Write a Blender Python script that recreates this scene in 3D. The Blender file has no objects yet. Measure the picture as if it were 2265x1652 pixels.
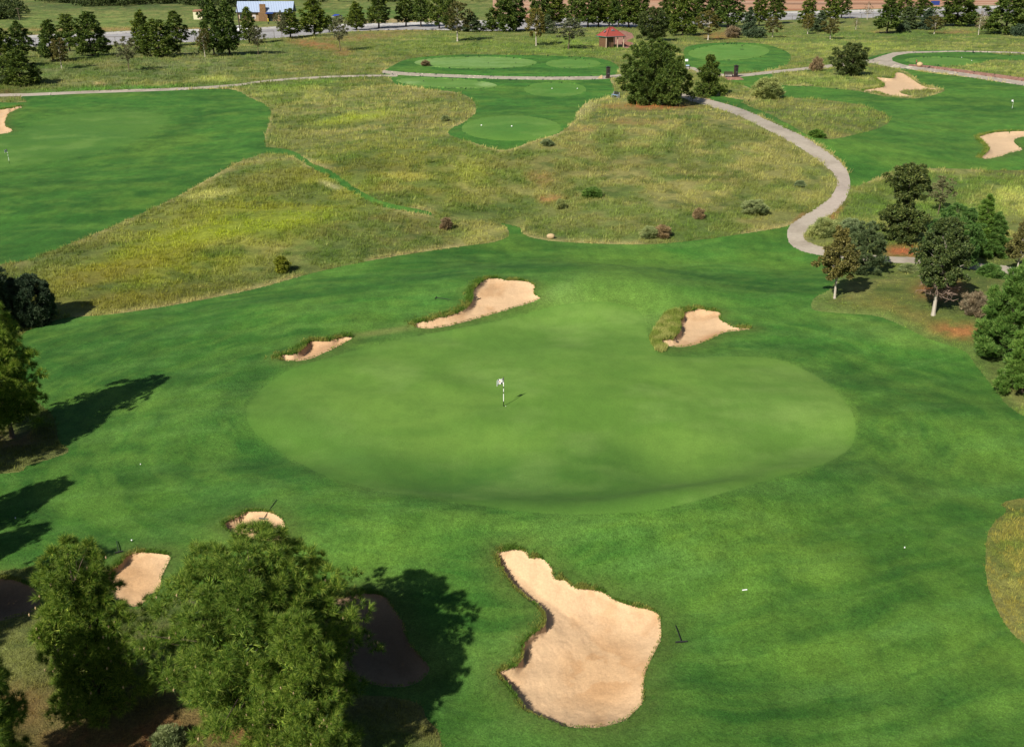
import bpy, bmesh, math, random
import numpy as np
from mathutils import Vector, Matrix
rng = np.random.default_rng(11); random.seed(11)
sc = bpy.context.scene
COL = bpy.data.collections.new('golf_course'); sc.collection.children.link(COL)
# ---------------------------------------------------------------- camera model
H = 28.6; TH = math.radians(22.72); F = 2187.5; CX = 1132.5; CY = 826.0
cT, sT = math.cos(TH), math.sin(TH)
cam = bpy.data.cameras.new('camera'); cam.lens = F/2265*36; cam.sensor_width = 36
cam.clip_start = .5; cam.clip_end = 9000
camo = bpy.data.objects.new('camera', cam); COL.objects.link(camo)
camo.location = (0, 0, H); camo.rotation_euler = (math.pi/2-TH, 0, 0); sc.camera = camo
# ---------------------------------------------------------------- noise
def _h(ix, iy, s):
    n = (ix.astype(np.int64)*374761393 + iy.astype(np.int64)*668265263 + s*1442695041) & 0xffffffff
    n = ((n ^ (n >> 13))*1274126177) & 0xffffffff
    return ((n ^ (n >> 16)) & 0xffff)/65535.0
def vn(x, y, s=0):
    ix, iy = np.floor(x), np.floor(y); fx, fy = x-ix, y-iy
    fx = fx*fx*(3-2*fx); fy = fy*fy*(3-2*fy)
    a = _h(ix, iy, s); b = _h(ix+1, iy, s); c = _h(ix, iy+1, s); d = _h(ix+1, iy+1, s)
    return (a*(1-fx)+b*fx)*(1-fy)+(c*(1-fx)+d*fx)*fy
def fbm(x, y, s=0, o=4):
    r = 0; a = .5; t = 0
    for i in range(o):
        r = r+a*vn(x*2**i+17.3*i, y*2**i-9.1*i, s+i); t += a; a *= .55
    return r/t
def flat(u, v):
    a = (np.asarray(u, float)-CX)/F; b = (CY-np.asarray(v, float))/F
    dy = cT+b*sT; dz = -sT+b*cT; t = H/(-dz)
    return t*a, t*dy
# ---------------------------------------------------------------- terrain relief (metres)
# pixel of centre, height, half-extents in metres, rotation
BUMPS = [(1250,1200,.8,9,2.2,0),(950,1180,.6,8,2.2,6),(1560,1160,.75,6,1.9,20),(1760,1085,.6,5,2.0,28),(700,1110,.6,5,2.2,-14),(2120,960,.5,9,3,-20),(620,1010,-.4,4,2,10),(480,940,.45,5,3,-30),(900,1300,.35,5,3,0),(1900,1100,.5,6,4,0),
 (1300,1035,-.35,7,2.5,0),(1100,900,.25,12,9,0),(1500,840,.25,10,7,0),
 (1600,1260,.55,5,3,-30),(1300,1250,.5,4,2,-20),(1160,1330,.35,2.5,3,0),(800,1240,.45,8,4,10),
 (1300,640,1.1,8,4,5),(1210,605,.8,9,3,0),(1500,660,1.0,6,3,0),(980,650,.9,9,4,10),(750,700,.8,9,4,10),(400,780,.5,9,5,15),
 (1700,640,-.5,8,6,0),(1500,575,-.6,18,6,0),(1950,820,-.5,8,5,20),(2050,900,.5,8,5,0),(1900,1250,.5,8,5,0),(2100,1400,.4,5,5,0),(1800,1500,-.3,6,4,0),
 (1450,345,3.8,28,23,0),(1650,330,1.4,22,20,0),(1130,450,-1.3,9,14,0),(700,400,2.4,20,17,0),(860,250,1.9,24,20,0),(1000,400,1.0,12,14,0),(480,560,.8,20,9,20),(1120,300,.6,20,18,0),
 (300,330,.8,20,15,0),(100,430,.9,22,14,0),(380,390,-.7,20,10,10),(2060,300,1.0,26,20,0),(2230,330,-.5,12,12,0),
 (1950,640,.5,8,5,0),(2150,700,.8,9,7,0),(1720,150,.8,30,30,0),(1240,95,1.6,50,30,0),(780,95,3.0,55,26,0),(450,135,1.6,60,30,0),(60,150,1.5,40,30,0)]
_B = []
for (u, v, a, sx, sy, r) in BUMPS:
    x, y = flat(u, v); _B.append((float(x), float(y), a, sx, sy, math.radians(r)))
def hgt(x, y):
    x = np.asarray(x, float); y = np.asarray(y, float); z = np.zeros(np.broadcast(x, y).shape)
    for (bx, by, a, sx, sy, r) in _B:
        c, s = math.cos(r), math.sin(r); dx = x-bx; dy = y-by
        p = (dx*c+dy*s)/sx; q = (-dx*s+dy*c)/sy
        z = z+a*np.exp(-np.minimum(p*p+q*q, 50)*.5)
    k = np.clip(90/np.maximum(y, 30), 0, 1)**1.3
    z = z+(fbm(x/13, y/13, 3, 3)-.5)*1.25*k+(fbm(x/4.2, y/4.2, 5, 2)-.5)*.16*k
    return z*np.clip(1.6-y/420, 0, 1)
def unproj(u, v, n=40):
    a = (np.asarray(u, float)-CX)/F; b = (CY-np.asarray(v, float))/F
    dy = cT+b*sT; dz = -sT+b*cT; t = H/(-dz)
    for i in range(n):
        t = .35*t+.65*(H-hgt(t*a, t*dy))/(-dz)
    return t*a, t*dy, H+t*dz
def P(u, v):
    x, y, z = unproj(np.array([u]), np.array([v])); return Vector((float(x[0]), float(y[0]), float(z[0])))
def S(u, v):            # metres per photo pixel at that ground point
    p = P(u, v); return (p.y*cT+(H-p.z)*sT)/F
def zat(p, v):          # height of the point above/below p seen at row v
    k = (CY-v)/F; return H+p.y*(k*cT-sT)/(cT+k*sT)
# ---------------------------------------------------------------- object helpers
def lin(c): return tuple(((x/255)/12.92 if x/255 < .04045 else ((x/255+.055)/1.055)**2.4) for x in c)
KX = 1.6
def alb(r, g, b): return np.array([x/KX for x in lin((r, g, b))])
def fast_mesh(name, V, Fc, smooth=False):
    me = bpy.data.meshes.new(name); V = np.ascontiguousarray(V, np.float32); Fc = np.ascontiguousarray(Fc, np.int32)
    me.vertices.add(len(V)); me.vertices.foreach_set('co', V.ravel())
    k = Fc.shape[1]; me.loops.add(Fc.size); me.loops.foreach_set('vertex_index', Fc.ravel())
    me.polygons.add(len(Fc)); me.polygons.foreach_set('loop_start', np.arange(len(Fc), dtype=np.int32)*k)
    if smooth: me.polygons.foreach_set('use_smooth', np.ones(len(Fc), bool))
    me.update(calc_edges=True); me.validate(); return me
def put(name, me, mat=None, parent=None, **kw):
    o = bpy.data.objects.new(name, me); COL.objects.link(o)
    if mat is not None: me.materials.clear(); me.materials.append(mat)
    if parent: o.parent = parent
    for k, v in kw.items():
        if v: o[k] = v
    return o
def setcol(me, C, name='Col'):
    a = me.color_attributes.new(name, 'FLOAT_COLOR', 'POINT')
    d = np.ones((len(C), 4), np.float32); d[:, :3] = C; a.data.foreach_set('color', d.ravel())
def empty(name, loc, label=None, category=None, group=None, rz=0):
    o = bpy.data.objects.new(name, None); COL.objects.link(o); o.location = loc; o.rotation_euler = (0, 0, rz); o.empty_display_size = .3
    if label: o['label'] = label
    if category: o['category'] = category
    if group: o['group'] = group
    return o
class MB:
    def __init__(s): s.bm = bmesh.new()
    def box(s, c, d, rz=0, bev=0, rx=0, ry=0):
        m = Matrix.Translation(c)@Matrix.Rotation(rz, 4, 'Z')@Matrix.Rotation(ry, 4, 'Y')@Matrix.Rotation(rx, 4, 'X')@Matrix.Diagonal((d[0], d[1], d[2], 1))
        r = bmesh.ops.create_cube(s.bm, size=1, matrix=m)
        if bev:
            es = list({e for v in r['verts'] for e in v.link_edges}); bmesh.ops.bevel(s.bm, geom=es, offset=bev, segments=2, affect='EDGES', profile=.5)
        return s
    def tube(s, pts, rad, n=8, cap=True):
        pts = [Vector(p) for p in pts]; rings = []
        if not hasattr(rad, '__len__'): rad = [rad]*len(pts)
        for i, p in enumerate(pts):
            t = (pts[min(i+1, len(pts)-1)]-pts[max(i-1, 0)]).normalized()
            a = t.orthogonal().normalized() if abs(t.z) < .95 else Vector((1, 0, 0)); a = (a-t*a.dot(t)).normalized(); b = t.cross(a)
            rings.append([s.bm.verts.new(p+(a*math.cos(2*math.pi*k/n)+b*math.sin(2*math.pi*k/n))*rad[i]) for k in range(n)])
        for i in range(len(rings)-1):
            for k in range(n): s.bm.faces.new((rings[i][k], rings[i][(k+1) % n], rings[i+1][(k+1) % n], rings[i+1][k]))
        if cap: s.bm.faces.new(rings[0][::-1]); s.bm.faces.new(rings[-1])
        return s
    def ball(s, c, r, seg=12, jit=0, seed=0):
        m = Matrix.Translation(c)@Matrix.Diagonal((r[0], r[1], r[2], 1)) if hasattr(r, '__len__') else Matrix.Translation(c)@Matrix.Scale(r, 4)
        q = bmesh.ops.create_icosphere(s.bm, subdivisions=3 if seg > 8 else 2, radius=1, matrix=m)
        if jit:
            R = random.Random(seed)
            for v in q['verts']:
                d = (v.co-Vector(c)); k = 1+jit*(math.sin(d.x*3/(r[0])+seed)+math.sin(d.y*4/(r[1])+seed*2)+math.sin(d.z*3.3/(r[2])+1))*.5+jit*R.uniform(-.3, .3)
                v.co = Vector(c)+d*k
        return s
    def poly(s, pts):
        s.bm.faces.new([s.bm.verts.new(p) for p in pts]); return s
    def build(s, name, mat, parent=None, smooth=False, **kw):
        me = bpy.data.meshes.new(name); bmesh.ops.recalc_face_normals(s.bm, faces=s.bm.faces[:]); s.bm.to_mesh(me); s.bm.free()
        if smooth:
            for p in me.polygons: p.use_smooth = True
        return put(name, me, mat, parent, **kw)
# ---------------------------------------------------------------- materials
def newmat(name):
    m = bpy.data.materials.new(name); m.use_nodes = True; nt = m.node_tree; nt.nodes.clear()
    out = nt.nodes.new('ShaderNodeOutputMaterial'); return m, nt, out
def N(nt, t, **kw):
    n = nt.nodes.new(t)
    for k, v in kw.items():
        if k in n.inputs: n.inputs[k].default_value = v
        else: setattr(n, k, v)
    return n
def noise(nt, scale, detail=4, rough=.6, coord='Object', stretch=None):
    tc = N(nt, 'ShaderNodeTexCoord'); n = N(nt, 'ShaderNodeTexNoise', Scale=scale, Detail=detail, Roughness=rough); src = tc.outputs[coord]
    if stretch:
        mp = N(nt, 'ShaderNodeMapping'); mp.inputs['Scale'].default_value = stretch[0]; mp.inputs['Rotation'].default_value = (0, 0, stretch[1]); nt.links.new(src, mp.inputs[0]); src = mp.outputs[0]
    nt.links.new(src, n.inputs['Vector']); return n.outputs['Fac']
def ramp(nt, fac, pts):
    r = N(nt, 'ShaderNodeValToRGB'); e = r.color_ramp.elements
    while len(e) > 1: e.remove(e[-1])
    for i, (p, c) in enumerate(pts):
        if not hasattr(c, '__len__'): c = (c, c, c)
        if i == 0: e[0].position = p; e[0].color = (*c, 1)
        else: q = e.new(p); q.color = (*c, 1)
    nt.links.new(fac, r.inputs[0]); return r.outputs[0]
def mul(nt, a, b, mode='MULTIPLY', fac=1):
    m = N(nt, 'ShaderNodeMix', data_type='RGBA', blend_type=mode); m.inputs[0].default_value = fac
    nt.links.new(a, m.inputs[6])
    if hasattr(b, 'is_output'): nt.links.new(b, m.inputs[7])
    else: m.inputs[7].default_value = (*b, 1)
    return m.outputs[2]
def bump(nt, fac, strength, dist):
    b = N(nt, 'ShaderNodeBump', Strength=strength, Distance=dist); nt.links.new(fac, b.inputs['Height']); return b.outputs[0]
def ground_mat(name, fine, bumps, rough=.9, spec=.2):
    """vertex colour of the sheet times fine procedural variation"""
    m, nt, out = newmat(name); at = N(nt, 'ShaderNodeVertexColor', layer_name='Col'); c = at.outputs[0]
    for (sc_, lo, hi, st) in fine:
        c = mul(nt, c, ramp(nt, noise(nt, sc_, 5, .65, stretch=st), [(.3, lo), (.7, hi)]))
    p = N(nt, 'ShaderNodeBsdfPrincipled', Roughness=rough); p.inputs['Specular IOR Level'].default_value = spec
    nt.links.new(c, p.inputs['Base Color'])
    h = None
    for (sc_, st_, di) in bumps:
        b = N(nt, 'ShaderNodeBump', Strength=st_, Distance=di); nt.links.new(noise(nt, sc_, 6, .7), b.inputs['Height'])
        if h: nt.links.new(h, b.inputs['Normal'])
        h = b.outputs[0]
    if h: nt.links.new(h, p.inputs['Normal'])
    nt.links.new(p.outputs[0], out.inputs[0]); return m
def simple(name, col, rough=.7, var=.25, scale=3, metal=0, bmp=0, bscale=20):
    m, nt, out = newmat(name); a = np.array(col)
    c = ramp(nt, noise(nt, scale, 5, .65), [(.3, tuple(a*(1-var))), (.7, tuple(np.minimum(a*(1+var), 1)))])
    p = N(nt, 'ShaderNodeBsdfPrincipled', Roughness=rough, Metallic=metal); nt.links.new(c, p.inputs['Base Color'])
    if bmp: nt.links.new(bump(nt, noise(nt, bscale), .6, bmp), p.inputs['Normal'])
    nt.links.new(p.outputs[0], out.inputs[0]); return m
def leafmat(name, dark, mid, light, trans=.25, patch=.8, obj=.2):
    m, nt, out = newmat(name); g = N(nt, 'ShaderNodeNewGeometry'); oi = N(nt, 'ShaderNodeObjectInfo')
    c = ramp(nt, g.outputs['Random Per Island'], [(0, dark), (.55, mid), (1, light)])
    c = mul(nt, c, ramp(nt, noise(nt, patch, 3, .6), [(.3, (.7, .78, .72)), (.7, (1.3, 1.2, 1.0))]))
    c = mul(nt, c, ramp(nt, oi.outputs['Random'], [(0, (1-obj, 1-obj*.6, 1)), (.5, (1, 1, 1)), (1, (1+obj*1.2, 1+obj*.8, .9))]))
    d = N(nt, 'ShaderNodeBsdfPrincipled', Roughness=.55); d.inputs['Specular IOR Level'].default_value = .25; nt.links.new(c, d.inputs['Base Color'])
    t = N(nt, 'ShaderNodeBsdfTranslucent'); nt.links.new(c, t.inputs[0]); mx = N(nt, 'ShaderNodeMixShader'); mx.inputs[0].default_value = trans
    nt.links.new(d.outputs[0], mx.inputs[1]); nt.links.new(t.outputs[0], mx.inputs[2]); nt.links.new(mx.outputs[0], out.inputs[0]); return m
def vcolmat(name, trans=.3):
    m, nt, out = newmat(name); at = N(nt, 'ShaderNodeVertexColor', layer_name='Col'); g = N(nt, 'ShaderNodeNewGeometry')
    c = mul(nt, at.outputs[0], ramp(nt, g.outputs['Random Per Island'], [(0, .7), (1, 1.35)]))
    d = N(nt, 'ShaderNodeBsdfDiffuse'); nt.links.new(c, d.inputs[0]); t = N(nt, 'ShaderNodeBsdfTranslucent'); nt.links.new(c, t.inputs[0])
    mx = N(nt, 'ShaderNodeMixShader'); mx.inputs[0].default_value = trans
    nt.links.new(d.outputs[0], mx.inputs[1]); nt.links.new(t.outputs[0], mx.inputs[2]); nt.links.new(mx.outputs[0], out.inputs[0]); return m
# ---------------------------------------------------------------- zones, traced as outlines of the real ground areas
def cr(pts, closed=True, k=4):
    p = np.array(pts, float); n = len(p); out = []
    for i in range(n if closed else n-1):
        if closed: a, b, c, d = p[(i-1) % n], p[i], p[(i+1) % n], p[(i+2) % n]
        else: a, b, c, d = p[max(i-1, 0)], p[i], p[i+1], p[min(i+2, n-1)]
        for t in np.arange(k)/k:
            out.append(.5*((2*b)+(-a+c)*t+(2*a-5*b+4*c-d)*t*t+(-a+3*b-3*c+d)*t**3))
    if not closed: out.append(p[-1])
    return np.array(out)
def ell(cx, cy, rx, ry, rot=0, n=28):
    t = np.arange(n)/n*2*math.pi; r = math.radians(rot); x = rx*np.cos(t); y = ry*np.sin(t)
    return np.stack([cx+x*math.cos(r)-y*math.sin(r), cy+x*math.sin(r)+y*math.cos(r)], 1)
def ribbon(pts, w, k=6):
    q = cr([(a, b) for a, b in pts], False, k); s = np.linspace(0, 1, len(q))
    if hasattr(w, '__len__'): w = np.interp(s, np.linspace(0, 1, len(w)), w)
    t = np.gradient(q, axis=0); t /= np.linalg.norm(t, axis=1)[:, None]+1e-9
    nrm = np.stack([-t[:, 1], t[:, 0]], 1); ww = np.broadcast_to(np.asarray(w, float), (len(q),))[:, None]
    return np.concatenate([q+nrm*ww/2, (q-nrm*ww/2)[::-1]])
Z = []   # (zone, outline, name)
def zone(z, pts, smooth=True, name=None): Z.append((z, cr(pts) if smooth else np.array(pts, float), name))
# fairways
zone('fairway', [(45,742),(130,706),(250,695),(400,672),(560,640),(700,602),(850,571),(1000,548),(1090,536),(1125,520),(1118,500),(1100,493),(1150,503),(1165,522),(1240,535),(1400,541),(1500,536),(1620,521),(1720,505),(1760,500),(1790,545),(1850,575),(1860,600),(1835,640),(1800,660),(1800,685),(1860,693),(1950,702),(2050,748),(2130,775),(2160,810),(2200,860),(2240,905),(2330,940),(2750,1050),(2750,1950),(985,1950),(978,1652),(945,1590),(925,1555),(860,1540),(780,1530),(700,1450),(600,1350),(500,1290),(430,1300),(370,1330),(280,1345),(245,1270),(180,1240),(90,1245),(0,1262),(-450,1280),(-450,1060),(0,1048),(60,1030),(150,1000),(130,975),(120,925),(90,895),(50,860),(20,800)])
zone('fairway', [(-450,640),(0,585),(100,560),(250,500),(400,430),(520,362),(575,342),(588,326),(586,300),(600,255),(590,234),(550,215),(510,198),(400,200),(200,207),(60,213),(45,222),(20,228),(-450,240)])
zone('fairway', ribbon([(570,332),(640,338),(690,366),(730,385),(790,425),(850,452),(955,473)], [14,12,9,14,12,10,8]), False)
zone('fairway', [(845,162),(870,145),(900,132),(960,124),(1040,121),(1130,122),(1230,124),(1320,129),(1362,142),(1368,158),(1350,176),(1358,192),(1350,214),(1300,226),(1278,248),(1268,270),(1235,295),(1180,312),(1125,331),(1090,329),(1050,317),(990,294),(1030,268),(1052,247),(1045,222),(1010,205),(940,197),(880,188),(865,175)])
zone('fairway', [(1512,115),(1530,101),(1600,95),(1680,97),(1725,108),(1748,122),(1742,142),(1700,156),(1620,162),(1560,162),(1520,150)])
zone('fairway', [(1600,170),(1660,168),(1700,163),(1712,172),(1700,182),(1730,189),(1800,192),(1850,197),(1905,203),(1960,214),(2030,218),(2090,200),(2040,185),(2015,165),(1990,152),(2060,162),(2150,173),(2265,189),(2750,240),(2750,372),(2265,377),(2100,373),(2000,375),(1930,398),(1885,414),(1876,380),(1855,350),(1815,322),(1760,292),(1700,264),(1640,240),(1585,224),(1560,214),(1590,212),(1650,222),(1680,214),(1660,196),(1630,184)])
zone('fairway', [(1920,132),(1960,118),(2020,113),(2100,111),(2170,115),(2220,122),(2265,122),(2400,125),(2400,133),(2255,134),(2200,132),(2170,140),(2100,147),(2040,150),(1990,147)])
zone('rough', [(1640,226),(1690,219),(1760,217),(1810,220),(1898,231),(1950,249),(1968,266),(1950,281),(1900,296),(1840,308),(1790,300),(1750,278),(1700,252)])
zone('rough', [(2750,1060),(2265,1100),(2225,1132),(2188,1172),(2180,1240),(2187,1300),(2212,1360),(2265,1422),(2400,1490),(2750,1550)])
zone('rough', [(1460,712),(1440,745),(1448,770),(1470,775),(1512,706),(1512,692),(1480,690)])
# greens and tees
zone('green', [(545,915),(575,865),(642,817),(725,792),(806,771),(900,748),(996,730),(1123,706),(1200,684),(1260,672),(1340,668),(1415,690),(1432,735),(1455,780),(1530,790),(1640,788),(1740,800),(1830,848),(1880,905),(1893,950),(1880,990),(1830,1022),(1750,1046),(1640,1078),(1510,1115),(1400,1133),(1200,1135),(1050,1116),(950,1100),(850,1086),(730,1056),(640,1010),(570,962)], name='putting_green')
zone('green', [(90,270),(140,256),(220,249),(330,250),(372,262),(345,288),(265,324),(160,348),(0,372),(-200,395),(-300,330),(-60,305),(30,300)], name='putting_green')
for e in [(1052,139,136,13.5,0),(1268,141,61,10.5,0),(988,184,112,11,3),(1228,198,69,16.5,0),(1131,284,110,28,0),(1612,116,90,18,-2),(2083,136,81,9.5,2)]:
    zone('green', ell(*e), False, 'tee_green')
# hard surfaces
zone('brick', [(1594,167),(1607,177.5),(1646,177),(1634,168)], False)
zone('brick', ribbon([(2010,144),(2060,149),(2120,157),(2200,168),(2290,180)], [3,6,7,8,8]), False)
zone('brick', [(1368,101),(1386,108),(1404,101),(1398,94),(1384,92),(1402,84),(1398,74),(1380,68),(1350,70),(1345,95)], False)
zone('path', ribbon([(-450,222),(0,211),(60,210),(200,204),(400,197),(520,189),(570,182),(650,175),(740,170),(830,168),(880,168)], [6,6,6,6,5.5,5,4.5,4.5,4,4,4]), False)
zone('path', ribbon([(846,159),(900,164),(1001,168.5),(1147,173),(1300,173),(1365,169),(1440,160),(1525,152),(1550,160),(1585,166),(1640,167),(1708,160),(1795,151),(1860,144),(1930,136)], [7,7,6.5,6.5,7,7,7,7,6,6,6,6,6,7,9]), False)
zone('path', [(1924,139),(1925,133),(1950,124),(1976,116.5),(2005,114.5),(2067,113.5),(2119,112.8),(2222,114.5),(2265,116.5),(2450,121),(2450,125),(2265,119.5),(2222,117.5),(2119,115),(2067,116.5),(2010,118.5),(1985,123),(1972,129),(1976,136),(1997,143),(2012,146.5),(2060,151.5),(2120,160),(2200,171.5),(2290,184),(2750,236),(2750,246),(2265,190),(2170,175),(2093,163),(2015,154),(1963,148.5)], False)
zone('path', ribbon([(1440,196),(1502,210),(1536,220),(1588,233),(1640,250),(1690,273),(1738,296),(1787,323),(1828,352),(1856,377),(1866,402),(1860,428),(1841,453),(1808,476),(1781,494),(1760,512),(1762,530),(1783,546),(1835,559),(1900,568),(1966,574),(2035,577),(2139,587),(2208,595),(2265,604),(2750,700)], [9,10,12,15,17,19,22,26,27,28,29,30,30,29,31,35,34,23,17,14,13,14,15,15,16,22], 5), False)
rt = [(-450,104),(0,83),(67,79),(238,72),(293,69),(415,66),(587,61),(664,57),(768,54),(859,52),(923,50),(1100,45),(1300,39),(1500,33),(1727,27),(1937,22),(2161,15),(2265,12),(2750,-4)]
rb = [(-450,122),(0,106),(67,104),(171,102),(244,100),(440,93),(561,88),(638,83),(727,73),(820,68),(923,66),(1079,69),(1148,67),(1251,62),(1484,59),(1551,55),(1668,46),(1763,44),(1870,41),(1941,40),(2153,37),(2265,35),(2750,20)]
zone('dirt', [(1090,-62),(1090,46)]+[(a, b-2) for a, b in rt[12:]]+[(2750,-62)], False)
zone('road', rt+rb[::-1], False)
zone('pavement', [(a, b-.5) for a, b in rt]+[(a, b+4.5) for a, b in rt[::-1]], False)
# sand
BK = [
 [(917,723),(922,716),(943,712),(981,702),(1015,691),(1034,679),(1044,663),(1044,647),(1053,634),(1072,620),(1101,616),(1123,621),(1142,621),(1167,624),(1183,633),(1180,649),(1193,661),(1139,680),(1085,696),(1028,712),(981,723),(949,727)],
 [(617,794),(626,786),(648,785),(664,777),(677,764),(686,756),(712,755),(731,755),(756,748),(780,747),(756,761),(724,777),(693,791),(661,798),(632,798)],
 [(1461,763),(1461,754),(1478,751),(1495,744),(1504,728),(1500,713),(1509,704),(1509,694),(1533,687),(1550,684),(1571,688),(1593,692),(1592,706),(1609,716),(1625,724),(1644,726),(1664,727),(1635,731),(1609,734),(1592,739),(1575,749),(1549,759),(1514,767),(1479,767)],
 [(1098,1227),(1110,1220),(1138,1215),(1162,1220),(1173,1234),(1197,1234),(1218,1252),(1228,1279),(1249,1283),(1273,1300),(1300,1303),(1335,1310),(1363,1328),(1404,1341),(1449,1352),(1461,1376),(1461,1414),(1446,1445),(1428,1486),(1423,1514),(1421,1552),(1397,1580),(1380,1593),(1335,1606),(1300,1610),(1249,1606),(1204,1593),(1162,1573),(1145,1549),(1124,1521),(1100,1493),(1107,1483),(1138,1473),(1152,1452),(1155,1424),(1180,1400),(1200,1383),(1202,1362),(1187,1341),(1155,1317),(1128,1290),(1107,1258)],
 [(493,1161),(517,1148),(543,1134),(565,1131),(593,1132),(614,1140),(626,1150),(632,1174),(634,1196),(597,1200),(537,1190),(505,1178)],
 [(266,1247),(277,1232),(311,1222),(352,1224),(376,1230),(371,1247),(358,1273),(352,1303),(329,1316),(311,1338),(278,1340),(240,1325),(225,1290),(245,1262)],
 [(-150,1285),(0,1280),(50,1288),(85,1308),(82,1345),(20,1367),(-150,1405)],
 [(720,1345),(760,1322),(800,1312),(850,1318),(868,1342),(892,1378),(905,1420),(935,1455),(950,1480),(925,1508),(880,1519),(800,1510),(720,1480)],
 [(1909,201),(1953,193),(1951,184),(1937,172),(1974,174),(1979,163),(1994,162),(2012,171),(2028,183),(2049,193),(2083,199),(2010,199),(1992,206),(2022,215),(1968,212),(1937,204)],
 [(2165,305),(2180,299),(2208,293),(2265,291),(2330,294),(2310,301),(2262,303),(2243,311),(2250,322),(2262,331),(2235,338),(2205,348),(2170,351),(2187,333),(2180,320)],
 [(-60,255),(-20,246),(20,241),(50,235),(22,250),(14,263),(12,278),(28,290),(0,297),(-60,305)]]
BKP = [dict(lip=.42,bowl=.35),dict(lip=.5,bowl=.2),dict(lip=.55,bowl=.35),dict(lip=.5,bowl=.55),dict(lip=.4,bowl=.3),dict(lip=.3,bowl=.3),dict(lip=.3,bowl=.3),dict(lip=.3,bowl=.3),dict(lip=.5,bowl=.4),dict(lip=.5,bowl=.4),dict(lip=.4,bowl=.3)]
BNAME = ['tan sand bunker behind the flag, the largest on the far side of the putting green','narrow tan sand bunker left of the far bunker, a rake at its tip','tan sand bunker with a shaggy left lip beyond the right of the green','large pale bean shaped sand bunker in the foreground',
 'small sand bunker with a rake just beyond the big foreground pine','sand bunker showing between the two foreground pines','shaded sand bunker at the left edge behind the foreground pines','sand bunker coloured dark as shade, lying in the shadow of the big foreground pine',
 'pale sand bunker below the cart path loop at upper right','pale sand bunker cut by the right edge above the trees','tan sand bunker cut by the left edge near the left flagstick']
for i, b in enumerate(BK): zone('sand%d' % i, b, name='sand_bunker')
# ---------------------------------------------------------------- grid over the visible land and a margin round it
st = 2.8
us = np.concatenate([np.arange(-2600, -440, 80), np.arange(-440, 2710, st), np.arange(2712, 4900, 80)]); vs = np.concatenate([np.arange(-62, 0, 1.6), np.arange(0, 200, 1.5), np.arange(200.5, 1900, st), np.arange(1905, 4200, 80)])
U, V_ = np.meshgrid(us, vs); nr, nc = U.shape; U = U.ravel().copy(); V_ = V_.ravel().copy()
def nearest(poly, px, py):
    a = poly; b = np.roll(poly, -1, 0); best = np.full(px.shape, 1e18); qx = np.zeros_like(px); qy = np.zeros_like(px); ins = np.zeros(px.shape, bool)
    for (x0, y0), (x1, y1) in zip(a, b):
        dx, dy = x1-x0, y1-y0; L = dx*dx+dy*dy+1e-12
        t = np.clip(((px-x0)*dx+(py-y0)*dy)/L, 0, 1); cx = x0+t*dx; cy = y0+t*dy; d = (px-cx)**2+(py-cy)**2
        m = d < best; best = np.where(m, d, best); qx = np.where(m, cx, qx); qy = np.where(m, cy, qy)
        if y0 != y1:
            ins ^= ((y0 > py) != (y1 > py)) & (px < dx*(py-y0)/dy+x0)
    return np.sqrt(best), qx, qy, ins
def inside(poly, px, py):
    ins = np.zeros(px.shape, bool)
    for (x0, y0), (x1, y1) in zip(poly, np.roll(poly, -1, 0)):
        if y0 != y1: ins ^= ((y0 > py) != (y1 > py)) & (px < (x1-x0)*(py-y0)/(y1-y0)+x0)
    return ins
snapd = np.full(U.shape, 9.)
for (zn, poly, nm) in Z:
    sel = np.where((U > poly[:, 0].min()-4) & (U < poly[:, 0].max()+4) & (V_ > poly[:, 1].min()-4) & (V_ < poly[:, 1].max()+4))[0]
    d, qx, qy, ins = nearest(poly, U[sel], V_[sel])
    m = d < st*.5
    s = sel[m]; U[s] = qx[m]; V_[s] = qy[m]
X, Y, ZZ = unproj(U, V_)
idx = np.arange(nr*nc).reshape(nr, nc)
Fq = np.stack([idx[1:, :-1], idx[1:, 1:], idx[:-1, 1:], idx[:-1, :-1]], -1).reshape(-1, 4)
fu = U[Fq].mean(1); fv = V_[Fq].mean(1)
znames = ['rough', 'fairway', 'green', 'brick', 'path', 'dirt', 'road', 'pavement']+['sand%d' % i for i in range(len(BK))]
fz = np.zeros(len(Fq), np.int16); gname = {}
for zi, (zn, poly, nm) in enumerate(Z):
    sel = np.where((fu > poly[:, 0].min()) & (fu < poly[:, 0].max()) & (fv > poly[:, 1].min()) & (fv < poly[:, 1].max()))[0]
    fz[sel[inside(poly, fu[sel], fv[sel])]] = znames.index(zn)
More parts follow.
